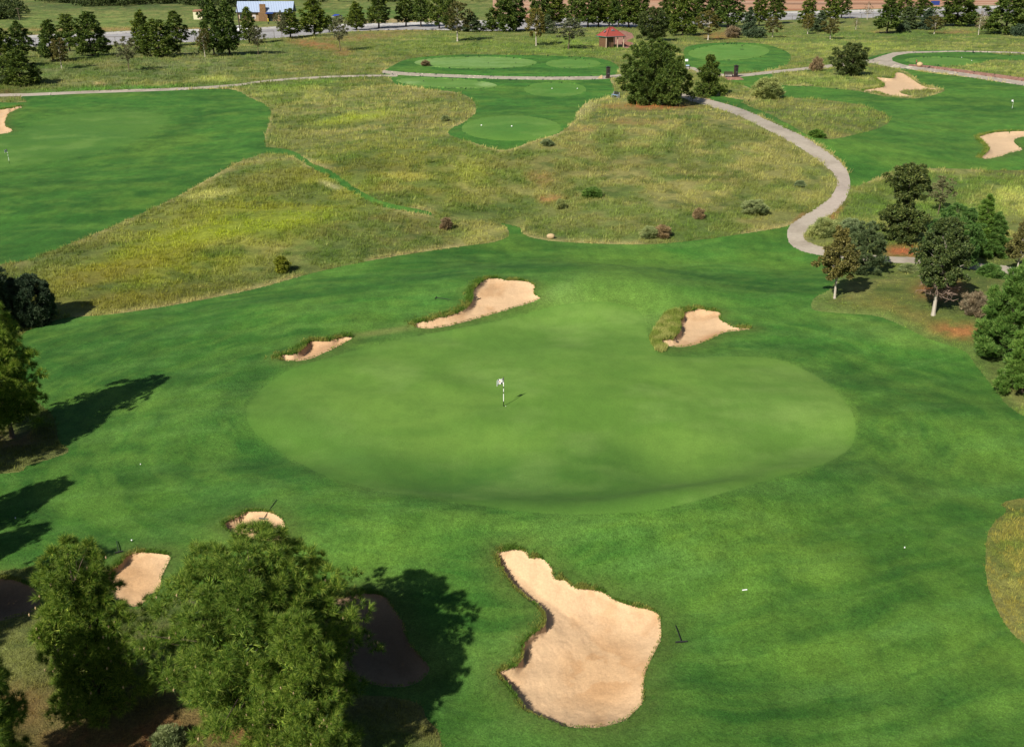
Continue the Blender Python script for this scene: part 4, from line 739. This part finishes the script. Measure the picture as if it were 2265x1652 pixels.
for (u_, v_, lb) in [(1221,198,'white tee marker on the upper centre tee, left one'),(1277,198,'white tee marker on the upper centre tee, right one'),(1065,280,'white tee marker on the lower centre tee, left one'),(1132,282,'white tee marker on the lower centre tee, right one'),
  (2127,129,'white tee marker on the far right tee, left one'),(2149,136,'white tee marker on the far right tee, right one'),(292,1198,'white tee marker on the turf above the left foreground bunker'),
  (1080,141,'dark tee marker on the long pale tee, left one'),(1141,141,'dark tee marker on the long pale tee, right one'),(937,181,'dark tee marker on the narrow pale tee, left one'),(1001,179,'dark tee marker on the narrow pale tee, right one'),(1294,135,'dark tee marker on the small oval tee, upper one'),(1303,143,'dark tee marker on the small oval tee, lower one')]:
    q = P(u_, v_); k = .045 if v_ > 1000 else .12
    e = empty('tee_marker', q, lb, 'tee marker', 'round tee markers')
    MB().ball((0,0,k+.06), (k,k,k*.95), 8).build('marker_ball', M_black if 'dark' in lb else M_whitep, e, True); MB().tube([(0,0,-.05),(0,0,.07)], .02, 6).build('spike', M_black, e)
q = P(1641, 110); MB().box((q.x,q.y,q.z+.06), (1.3,.5,.14), .1, .04).build('ball_shadow_slab', M_black, None, label='flat black slab standing for the shadow of the dark ball on the right tee', category='box')  # solid black slab in place of the shadow below the dark ball
q = P(1641, 106); e = empty('tee_sign', q, 'small dark ball on a thin stake at the right tee', 'marker'); MB().tube([(0,0,-.1),(0,0,.6)], .03, 6).build('stake', M_black, e); MB().ball((0,0,.7), .2, 8).build('ball_top', M_black, e, True)
q = P(1647, 1306); MB().tube([(q.x-.12,q.y-.01,q.z+.04),(q.x+.12,q.y+.03,q.z+.05)], .028, 8).build('white_stake', M_whitep, None, label='short white stake lying on the turf right of the big bunker', category='stake')
for (u_, v_, lb) in [(311,1027,'white sprinkler cap on the turf left of the green'),(34,1146,'white disc on the turf near the left edge'),(2001,1211,'tiny white ball on the turf at lower right')]:
    q = P(u_, v_); MB().tube([(q.x,q.y,q.z),(q.x,q.y,q.z+.05)], [.035,.03], 10).build('sprinkler_cap', M_whitep, None, label=lb, category='sprinkler cap')
def gz(x, y):           # surface height including the bunkers, from the built land
    i = np.argmin((X-x)**2+(Y-y)**2); return float(ZZ[i])
def rake(a, b, label, head=.6):
    """handle from pixel a to head at pixel b"""
    pa, pb_ = P(*a), P(*b); pa.z = gz(pa.x, pa.y)+.06; pb_.z = gz(pb_.x, pb_.y)+.07
    d = (pb_-pa).normalized(); s = Vector((-d.y, d.x, 0)).normalized(); e = empty('bunker_rake', pb_, label, 'rake', 'bunker rakes')
    MB().tube([(0,0,0), (pa-pb_)*.5+Vector((0,0,.01)), pa-pb_], [.022,.02,.02], 6).build('handle', M_black, e)
    mb = MB(); mb.tube([-s*head/2, s*head/2], .034, 6)
    for i in range(9): c = s*head*(-.48+i*.12); mb.tube([c, c+Vector((0,0,-.08))+d*.02], [.012,.006], 4)
    mb.build('head', M_black, e)
rake((1494,1385),(1507,1421),'dark rake lying on the turf right of the big foreground bunker', .55)
rake((612,1107),(583,1143),'rake with its head in the small bunker beyond the huge pine',.55)
rake((1036,643),(1059,654),'rake across the left lip of the far bunker',.5)
rake((998,664),(964,660),'rake lying on the turf left of the far bunker',.5)
rake((734,745),(771,742),'rake at the right tip of the narrow left bunker',.9)
rake((1480,697),(1488,707),'rake half hidden in the shaggy lip of the right bunker',.3)
rake((1492,741),(1498,748),'short rake on the sand of the right bunker',.3)
rake((258,1199),(264,1226),'rake standing at the left rim of the bunker between the pines',.4)
# ---------------------------------------------------------------- stone, benches, drinking towers
M_stone = simple('tan_limestone', g(214,186,140), .85, .18, 1.5, bmp=.03, bscale=6); M_dk = simple('dark_brown_timber', g(62,44,38), .6, .3, 5); M_cap = simple('dark_metal_cap', g(44,40,42), .5, .2, 5)
q = P(2034, 148); MB().ball((q.x,q.y,q.z+.6), (.85,.6,.72), 12, .08, 3).build('boulder', M_stone, None, True, label='round tan boulder beside the person at the loop path', category='boulder')
q = P(1327, 174); mb = MB(); R = random.Random(2)
bm = mb.bm; vv = [bm.verts.new(v) for v in [(-1,-.3,0),(1,-.3,0),(1,.3,0),(-1,.3,0),(.35,-.2,1.15),(.95,-.2,1.25),(.95,.2,1.25),(.35,.2,1.15)]]
for f in [(0,1,2,3),(4,5,6,7),(0,1,5,4),(1,2,6,5),(2,3,7,6),(3,0,4,7)]: bm.faces.new([vv[i] for i in f])
bmesh.ops.bevel(bm, geom=bm.edges[:], offset=.08, segments=2, affect='EDGES')
o = mb.build('stone_marker', M_stone, None, label='wedge shaped tan stone marker left of the dark drinking tower', category='stone'); o.location = q; o.scale = (.65,.65,.7)
q = P(1218, 528); MB().ball((q.x,q.y,q.z+.28), (.42,.3,.34), 12, .12, 5).build('boulder', M_stone, None, True, label='small pale boulder at the edge of the native grass', category='boulder')
#q = P(1150, 408); MB().ball((q.x,q.y,q.z+.15), (.4,.3,.25), 12, .12, 8).build('boulder', M_stone, None, True, label='low pale rock in the middle of the native mound', category='boulder')
def tower(a, label):
    e = empty('drinking_tower', P(*a), label, 'drinking tower', 'dark drinking towers by the tees', rz=.15)
    MB().box((0,0,.12), (1.15,1.15,.24), 0, .03).build('base', M_dk, e)
    MB().box((0,0,1.45), (.88,.88,2.44), 0, .05).build('body', M_dk, e)
    MB().box((0,-.455,1.75), (.6,.03,1.1)).box((0,-.455,.75), (.6,.03,.5)).build('panel', M_cap, e); MB().box((0,-.48,1.22), (.5,.1,.08)).build('shelf', simple('pale_metal', g(150,150,150), .4, .05), e)
    mb = MB(); mb.box((0,0,2.72), (1.15,1.15,.1), 0, .02)
    t = [mb.bm.verts.new(v) for v in [(-.52,-.52,2.772),(.52,-.52,2.772),(.52,.52,2.772),(-.52,.52,2.772),(0,0,3.0)]]
    for i in range(4): mb.bm.faces.new((t[i], t[(i+1) % 4], t[4]))
    mb.build('cap', M_cap, e)
tower((1344.6,173.5), 'dark drinking tower beside the path left of the big wide pine'); tower((1627,170.5), 'dark drinking tower on the brick pad by the right tee')
def bench(a, label, rz, frame, seatm, backm, w=1.7, k=1):
    e = empty('bench', P(*a), label, 'bench', rz=rz); e.scale = (k,)*3
    mb = MB()
    for i in range(4): mb.box((0,-.2+i*.13,.46), (w,.1,.05), 0, .01)
    mb.build('seat', seatm, e); mb = MB()
    for i in range(4): mb.box((0,.27+i*.02,.58+i*.13), (w,.04,.11), 0, .01, rx=-.12)
    mb.build('backrest', backm, e)
    for s in (-1, 1):
        MB().box((s*w/2,-.2,.23), (.1,.1,.46), 0, .01).box((s*w/2,.24,.5), (.1,.1,1.0), 0, .01, rx=-.08).box((s*w/2,0,.63), (.1,.5,.06), 0, .01).build('leg', frame, e)
M_gr = paint('grey_cast_frame', (186,190,196)); M_bl = paint('pale_blue_slats', (140,176,214))
bench((1361,216), 'bench with grey frame and pale blue seat left of the big wide pine', math.radians(-62), M_gr, M_bl, M_black, 1.9, 1.15)
bench((1611,171), 'dark timber bench on the brick pad beside the drinking tower', math.radians(2), M_dk, M_dk, M_dk, 1.6, 1.3)
e = empty('ball_washer_stand', P(1521,154), 'dark stand with a blue and white panel peeking out right of the big wide pine', 'stand'); MB().box((0,0,.8), (1.6,.6,.12), 0, .03).box((-.5,0,.4), (.12,.4,.8)).box((.5,0,.4), (.12,.4,.8)).build('stand_frame', M_black, e); MB().box((-.1,-.1,1.02), (.9,.5,.3), 0, .05).build('panel', paint('pale_blue_plastic', (190,214,240)), e)
e = empty('tee_sign_board', P(1518,146), 'small white sign behind the top right of the big wide pine', 'sign'); MB().tube([(0,0,-.1),(0,0,1.2)], .05, 6).build('post', M_black, e); MB().box((0,-.03,1.5), (.85,.06,.6), 0, .02).build('board', M_whitep, e)
# ---------------------------------------------------------------- person
pq = P(2026, 145.2); e = empty('person', pq, 'person standing in dark clothes with a red shirt front beside the boulder', 'person', rz=math.radians(60))
def skin(name, J, Ed, Rd, mat, parent, sub=2):
    me = bpy.data.meshes.new(name); me.from_pydata(J, Ed, []); o = put(name, me, mat, parent); md = o.modifiers.new('s', 'SKIN'); lay = me.skin_vertices[0].data
    for i, r_ in enumerate(Rd): lay[i].radius = (r_, r_)
    lay[0].use_root = True; o.modifiers.new('b', 'SUBSURF').levels = sub; o.modifiers['b'].render_levels = sub; md.use_smooth_shade = True; return o
J = [(0,0,.95),(0,0,1.15),(0,.02,1.38),(0,.01,1.5),(0,-.01,1.6),(0,-.02,1.7),(.19,.02,1.4),(.24,-.04,1.14),(.2,-.2,.96),(.19,-.26,.9),(-.19,.02,1.4),(-.26,.02,1.13),(-.24,-.06,.9),(-.24,-.09,.82),(.1,0,.88),(.12,-.02,.5),(.13,.04,.09),(.13,-.12,.04),(-.1,0,.88),(-.14,0,.5),(-.16,.04,.09),(-.17,-.12,.04)]
Ed = [(0,1),(1,2),(2,3),(3,4),(4,5),(2,6),(6,7),(7,8),(8,9),(2,10),(10,11),(11,12),(12,13),(0,14),(14,15),(15,16),(16,17),(0,18),(18,19),(19,20),(20,21)]
Rd = [.15,.15,.17,.06,.095,.08,.075,.05,.036,.04,.075,.05,.036,.04,.1,.068,.045,.04,.1,.068,.045,.04]
M_skin = paint('skin', (196,140,110)); M_cl = paint('dark_clothes', (34,38,44), .8); M_red = paint('red_shirt', (196,70,52), .8)
skin('body', J, Ed, Rd, M_skin, e)
skin('shirt', [(0,0,.98),(0,0,1.16),(0,.02,1.38),(.19,.02,1.4),(.235,-.02,1.2),(-.19,.02,1.4),(-.25,.02,1.2)], [(0,1),(1,2),(2,3),(3,4),(2,5),(5,6)], [.165,.165,.185,.09,.065,.09,.065], M_red, e)
skin('jacket', [(.02,.05,.95),(.02,.06,1.18),(.02,.07,1.4),(.2,.05,1.4),(-.19,.05,1.41)], [(0,1),(1,2),(2,3),(2,4)], [.15,.155,.17,.085,.085], M_cl, e)
skin('trousers', [(0,0,.95),(.1,0,.87),(.12,-.01,.5),(.13,.03,.12),(-.1,0,.87),(-.14,0,.5),(-.16,.03,.12)], [(0,1),(1,2),(2,3),(0,4),(4,5),(5,6)], [.16,.112,.082,.066,.112,.082,.066], M_cl, e)
for s in (.13, -.165): MB().box((s,-.06,.045), (.1,.28,.09), 0, .03).build('shoe', M_black, e)
MB().ball((0,.01,1.735), (.105,.115,.075), 8).box((0,-.12,1.715), (.15,.12,.015)).build('cap', M_cl, e)
# ---------------------------------------------------------------- red roofed shelter
def brickmat(name, c1, c2, mo, sx=1.0, w=.4, h=.14):
    m, nt, out = newmat(name); tc = N(nt, 'ShaderNodeTexCoord'); mp = N(nt, 'ShaderNodeMapping'); mp.inputs['Rotation'].default_value = (math.pi/2, 0, 0); b = N(nt, 'ShaderNodeTexBrick', Scale=sx)
    b.inputs['Color1'].default_value = (*c1, 1); b.inputs['Color2'].default_value = (*c2, 1); b.inputs['Mortar'].default_value = (*mo, 1); b.inputs['Brick Width'].default_value = w; b.inputs['Row Height'].default_value = h; b.inputs['Mortar Size'].default_value = .012
    nt.links.new(tc.outputs['Object'], mp.inputs[0]); nt.links.new(mp.outputs[0], b.inputs[0]); p = N(nt, 'ShaderNodeBsdfPrincipled', Roughness=.85)
    nt.links.new(mul(nt, b.outputs[0], ramp(nt, noise(nt, 2, 4), [(.3, .8), (.7, 1.15)])), p.inputs['Base Color']); nt.links.new(p.outputs[0], out.inputs[0]); return m
M_block = brickmat('brown_split_block', g(132,96,62), g(112,80,52), g(90,72,56)); M_tile = simple('red_roof_tiles', g(172,76,64), .8, .16, 3, bmp=.03, bscale=14); M_teal = paint('green_fascia', (30,130,112), .5); M_gut = paint('grey_gutter', (140,128,132))
ps = P(1350, 104); SR = math.radians(27); e = empty('shelter', ps, 'open shelter with a red hipped roof above the tees', 'shelter', rz=SR)
W, D_, zE, zR = 7.6, 6.6, 3.5, 6.3
def hip(W, D, z0, z1, rl):
    return [(-W/2,-D/2,z0),(W/2,-D/2,z0),(W/2,D/2,z0),(-W/2,D/2,z0),(-rl/2,0,z1),(rl/2,0,z1)]
mb = MB(); hv = [mb.bm.verts.new(v) for v in hip(W, D_, zE, zR, 1.2)]
for f in [(0,1,5,4),(1,2,5),(2,3,4,5),(3,0,4),(0,3,2,1)]: mb.bm.faces.new([hv[i] for i in f])
rf = mb.build('roof', M_tile, e)
mb = MB()
for (c_, d_) in [((0,-D_/2-.02,zE-.08),(W+.1,.08,.22)),((0,D_/2+.02,zE-.08),(W+.1,.08,.22)),((-W/2-.02,0,zE-.08),(.08,D_-.1,.22)),((W/2+.02,0,zE-.08),(.08,D_-.1,.22))]: mb.box(c_, d_)
mb.build('fascia', M_teal, rf); mb = MB().tube([(-W/2-.05,-D_/2-.12,zE+.02),(W/2+.05,-D_/2-.12,zE+.02)], .09, 8); mb.build('gutter', M_gut, rf)
mb = MB()
for (i, j) in [(0,4),(1,5),(2,5),(3,4),(4,5)]:
    H_ = hip(W, D_, zE, zR, 1.2); mb.tube([Vector(H_[i])+Vector((0,0,.04)), Vector(H_[j])+Vector((0,0,.06))], .1, 6)
mb.build('ridge_tiles', simple('dark_ridge_tiles', g(140,62,54), .7, .15, 4), rf)
t = .62; yv = -D_/2*(1-t); zv = zE+(zR-zE)*t
mb = MB(); k = [mb.bm.verts.new(v) for v in [(-.9,yv-.25,zv-.12),(.9,yv-.25,zv-.12),(0,yv-.25,zv+.55),(0,yv+.7,zv+.55)]]
for f in [(0,1,2),(0,2,3),(1,3,2)]: mb.bm.faces.new([k[i] for i in f])
mb.build('gable_vent', M_gut, rf)
MB().box((-W*.33,-.2,zE+1.55), (.9,.6,.2), 0, .02, ry=-.72).build('roof_vent', M_gut, rf)
mb = MB()
mb.box((-1.9,-2.3,1.7), (3.2,.3,3.4)).box((-3.35,-.2,1.7), (.3,3.9,3.4)).box((-.25,0,1.7), (.3,4.3,3.4)).box((-1.9,2.0,1.7), (2.6,.3,3.4)); mb.build('wall', M_block, e)
MB().box((-2.0,-2.47,1.05), (.95,.06,2.1)).build('door', paint('brown_door', (84,62,46)), e)
M_post = paint('cream_post', (222,196,168), .7)
for (x_, y_) in [(3.4,-2.9),(3.4,2.9),(-3.5,-2.9),(1.0,-2.9)]: MB().box((x_,y_,1.4), (.26,.26,4.1) if x_ > 0 else (.26,.26,3.9), 0, .02).build('post', M_post, e)
q = P(1386, 101); MB().box((q.x,q.y,q.z+.5), (3.2,.25,1.1), SR-.9).build('brick_wall', brickmat('pink_brick', g(170,112,92), g(150,96,80), g(120,90,78)), None, label='low brick wall at the right of the red roofed shelter', category='wall')
# ---------------------------------------------------------------- house, shed, canopy, container, car
M_met = simple('blue_grey_metal_roof', g(186,204,232), .45, .06, 2); M_lime = brickmat('tan_limestone_blocks', g(190,158,118), g(160,130,94), g(170,150,120), 1, .6, .25); M_brown = brickmat('brown_chimney_stone', g(158,120,78), g(128,94,58), g(110,90,66), 1, .5, .2); M_cream = paint('cream_siding', (228,210,186), .7); M_glass = paint('dark_window_glass', (48,60,66), .15)
hp = P(587, 48); s_ = S(587, 48); hw = 125*s_; e = empty('house', hp, 'long house with a blue grey metal roof beyond the road', 'house', rz=math.radians(1)); zt = zat(hp, 28)-hp.z; dp = 9.0
zrid = zat(Vector((0, hp.y+dp/2, 0)), 4.5)-hp.z
MB().box((0,dp/2,zt/2), (hw*.97,dp*.9,zt)).build('wall', M_lime, e)
mb = MB(); y0, y1, ym = -.6, dp+.6, dp/2; x0, x1 = -hw/2, hw/2; r_ = [mb.bm.verts.new(v) for v in [(x0,y0,zt-.1),(x1,y0,zt-.1),(x1,ym,zrid),(x0,ym,zrid),(x0,y1,zt-.1),(x1,y1,zt-.1),(x0,y0,zt+.12),(x1,y0,zt+.12),(x1,ym,zrid+.22),(x0,ym,zrid+.22),(x0,y1,zt+.12),(x1,y1,zt+.12)]]
for f in [(6,7,8,9),(9,8,11,10),(0,3,2,1),(3,4,5,2),(0,1,7,6),(4,10,11,5),(0,6,9,3),(3,9,10,4),(1,2,8,7),(2,5,11,8)]: mb.bm.faces.new([r_[i] for i in f])
rf = mb.build('roof', M_met, e)
mb = MB(); nS = 34
for i in range(nS+1):
    x_ = x0+(x1-x0)*i/nS; mb.tube([(x_,y0,zt+.15),(x_,ym,zrid+.25)], .05, 4)
mb.build('roof_seams', simple('seam_metal', g(120,136,166), .5, .05), rf)
MB().box((0,y0-.06,zt-.02), (hw,.1,.3)).build('fascia', paint('dark_fascia', (60,66,84)), rf)
cx_ = (584-587)*s_
MB().box((cx_,-.5,zt*.5), (20*s_,1.2,zt*1.0), 0, .05).box((cx_,-.5,zt*1.0+zt*.45), (13*s_,1.0,zt*.92), 0, .05).build('chimney', M_brown, e)
MB().box((cx_+15*s_,-1.2,zt*.95), (17*s_,2.4,.25), 0, .05, rx=.25).build('porch_canopy', paint('deep_blue_metal', (40,76,150), .5), e)
MB().box((cx_+14*s_,.42,zt*.42), (10*s_,.1,zt*.8)).build('door', M_glass, e)
for (xo, w_) in [(-24,8),(-36,8),(-52,10),(38,10)]:
    f = MB().box((xo*s_,.4,zt*.55), (w_*s_,.12,zt*.62)).build('window', M_cream, e)
    MB().box((xo*s_,.32,zt*.55), (w_*s_*.72,.06,zt*.46)).build('pane', M_glass if xo != -24 else paint('white_blind', (225,215,215)), f)
hp = P(438, 44); s_ = S(438, 44); e = empty('shed', hp, 'small cream shed among the pines left of the house', 'shed'); zt = zat(hp, 23)-hp.z; w_ = 19*s_
MB().box((0,2,zt*.45), (w_,4,zt*.9)).build('wall', paint('pale_yellow_siding', (236,232,190), .7), e); MB().box((0,2,zt*.93), (w_*1.08,4.5,zt*.1), 0, .05, rx=.12).build('roof', paint('rusty_roof', (176,124,96), .7), e); MB().box((w_*.2,-.03,zt*.36), (1,.08,zt*.7)).build('door', M_cream, e)
hp = P(746, 49); s_ = S(746, 49); e = empty('canopy', hp, 'blue canopy on white posts beyond the road', 'canopy'); zt = zat(hp, 36)-hp.z; w_ = 21*s_
mb = MB(); c_ = [mb.bm.verts.new(v) for v in [(-w_/2,-1.5,zt),(w_/2,-1.5,zt),(w_/2,2.5,zt),(-w_/2,2.5,zt),(-w_/4,.5,zt*1.28),(w_/4,.5,zt*1.28)]]
for f in [(0,1,5,4),(1,2,5),(2,3,4,5),(3,0,4),(0,3,2,1)]: mb.bm.faces.new([c_[i] for i in f])
mb.build('cover', paint('blue_tarpaulin', (52,78,180), .6), e)
for (x_, y_) in [(-.46,-1.3),(.46,-1.3),(.46,2.3),(-.46,2.3)]: MB().tube([(x_*w_,y_,0),(x_*w_,y_,zt*1.02)], .09, 6).build('post', M_whitep, e)
hp = P(722, 49); s_ = S(722, 49); MB().box((hp.x,hp.y,hp.z+.9), (6*s_,1,1.8), 0, .08).box((hp.x,hp.y,hp.z+1.85), (6.4*s_,1.1,.12), 0, .02).box((hp.x,hp.y-.53,hp.z+.9), (2.4*s_,.05,1.3)).build('utility_box', paint('pale_green_grey_metal', (196,200,176)), None, label='pale utility box left of the blue canopy', category='utility box')
hp = P(2068, 12); s_ = S(2068, 12); mb = MB().box((hp.x,hp.y,hp.z+1.3), (17*s_,2.4,2.6), 0, .05)
for i in range(16): mb.box((hp.x+(-7.8+i*1.04)*s_,hp.y-1.22,hp.z+1.3), (.3*s_,.1,2.3))
mb.build('shipping_container', paint('blue_container_paint', (44,70,150), .5), None, label='long blue container on the orange dirt beyond the road', category='container')
hp = P(533, 72); e = empty('parked_car', hp, 'white car on the road, mostly hidden by pines left of the house', 'car', rz=math.radians(4))
mb = MB(); prof = [(-2.3,.45),(-2.3,.95),(-1.9,1.05),(-1.3,1.6),(.5,1.62),(1.1,1.08),(2.1,.95),(2.3,.7),(2.3,.4)]
a = [mb.bm.verts.new((x_, -.9, z_)) for x_, z_ in prof]; b = [mb.bm.verts.new((x_, .9, z_)) for x_, z_ in prof]
mb.bm.faces.new(a); mb.bm.faces.new(b[::-1])
for i in range(len(a)): mb.bm.faces.new((a[i], a[(i+1) % len(a)], b[(i+1) % len(a)], b[i]))
bmesh.ops.bevel(mb.bm, geom=mb.bm.edges[:], offset=.06, segments=2, affect='EDGES'); mb.build('body', M_whitep, e)
MB().box((-.35,0,1.33), (1.75,1.86,.38), 0, .05).build('window', M_glass, e)
for x_ in (-1.45, 1.45):
    for y_ in (-.85, .85): MB().tube([(x_,y_-.11,.34),(x_,y_+.11,.34)], .34, 14).build('wheel', M_black, e)
e.scale = (1.6, 1.6, 1.6)
hp = P(594, 54); e = empty('hydrant_post', hp, 'yellow and black marker post in front of the chimney', 'marker post'); MB().tube([(0,0,0),(0,0,1.1)], .28, 8).build('base', M_black, e); MB().tube([(0,0,1.1),(0,0,2.3)], .22, 8).ball((0,0,2.35), .24, 8).build('post_top', paint('yellow_paint', (232,214,60)), e)
def pole(a, top, w, label, mat, arm=False):
    q = P(*a); s_ = S(*a); z_ = zat(q, top)-q.z; e = empty('utility_pole', q, label, 'utility pole'); MB().tube([(0,0,-.3),(-.01*z_,0,z_*.5),(-.04*z_,0,z_)], [w*s_*.5,w*s_*.42,w*s_*.32], 8).build('pole', mat, e)
    if arm: MB().box((-.035*z_,0,z_*.9), (2.4,.16,.16)).build('crossarm', mat, e)
pole((532,80), 11, 3.0, 'tall dark utility pole at the left end of the house', B_dark); pole((44,46), 17, 1.8, 'pale utility pole beyond the lawn at top left', B_bark, True); pole((471,22), -6, 1.2, 'thin grey pole behind the cream shed', B_bark)
# wire fences along the road
M_fence = simple('grey_fence_metal', g(128,122,112), .6, .15, 3)
def fence(pts, ph, step, label, w):
    e = empty('wire_fence', P(*pts[0]), label, 'fence', 'wire fences along the road'); o0 = e.location.copy(); us_ = [p[0] for p in pts]; vs_ = [p[1] for p in pts]; tops = []; n = int((us_[-1]-us_[0])/step)
    for i in range(n+1):
        u_ = us_[0]+i*step; v_ = float(np.interp(u_, us_, vs_)); q = P(u_, v_); z_ = zat(q, v_-float(np.interp(u_, us_, ph)))-q.z; b = q-o0
        MB().tube([b+Vector((0,0,-.4)), b+Vector((0,0,z_))], w, 6).build('post', M_fence, e); tops.append((b, z_))
    MB().tube([b+Vector((0,0,z_)) for b, z_ in tops], w*.8, 6, False).build('top_rail', M_fence, e)
    mb = MB()
    for k_ in (.12,): mb.tube([b+Vector((0,0,z_*k_)) for b, z_ in tops], w*.35, 4, False)
    for (b0, z0), (b1, z1) in zip(tops[:-1], tops[1:]):
        L = (b1-b0).length; m_ = int(L/2.2)
        for j in range(m_):
            a0 = b0.lerp(b1, j/m_); a1 = b0.lerp(b1, (j+1)/m_); mb.tube([a0+Vector((0,0,.05)), a1+Vector((0,0,z0))], .012, 3, False); mb.tube([a1+Vector((0,0,.05)), a0+Vector((0,0,z0))], .012, 3, False)
    mb.build('wire_mesh', M_fence, e)
fence([(22,105),(78,103),(255,100),(427,93),(592,87),(650,82)], [17,17,18,17,17,16], 58.5, 'wire fence along the left half of the road', .09)
fence([(1650,48),(1730,46),(1763,45),(1941,40),(2265,36)], [9.5,9.5,9.5,9.5,9.5], 25.5, 'wire fence along the right half of the road', .12)
# ---------------------------------------------------------------- light
az = math.atan2(.742, 1.009)       # shadows run away from the camera and to the right
EL = math.radians(38.5); d = Vector((math.sin(az)*math.cos(EL), math.cos(az)*math.cos(EL), -math.sin(EL)))
sl = bpy.data.lights.new('sun', 'SUN'); sl.energy = 5; sl.angle = math.radians(.5); sl.color = (1, .94, .84); so = bpy.data.objects.new('sun', sl); COL.objects.link(so)
so.rotation_euler = d.to_track_quat('-Z', 'Y').to_euler(); so.location = (-60, -60, 80)
w = bpy.data.worlds.new('World'); sc.world = w; w.use_nodes = True; nt = w.node_tree; bg = nt.nodes['Background']; sky = nt.nodes.new('ShaderNodeTexSky'); sky.sky_type = 'NISHITA'; sky.sun_disc = False
sky.sun_elevation = EL; sky.sun_rotation = math.atan2(-d.x, -d.y); nt.links.new(sky.outputs[0], bg.inputs[0]); bg.inputs[1].default_value = .05
sc.view_settings.view_transform = 'Standard'; sc.view_settings.look = 'None'; sc.view_settings.exposure = .5; sc.view_settings.gamma = 1
sc.render.engine = 'CYCLES'; sc.cycles.max_bounces = 6; sc.cycles.diffuse_bounces = 3; sc.cycles.transparent_max_bounces = 4
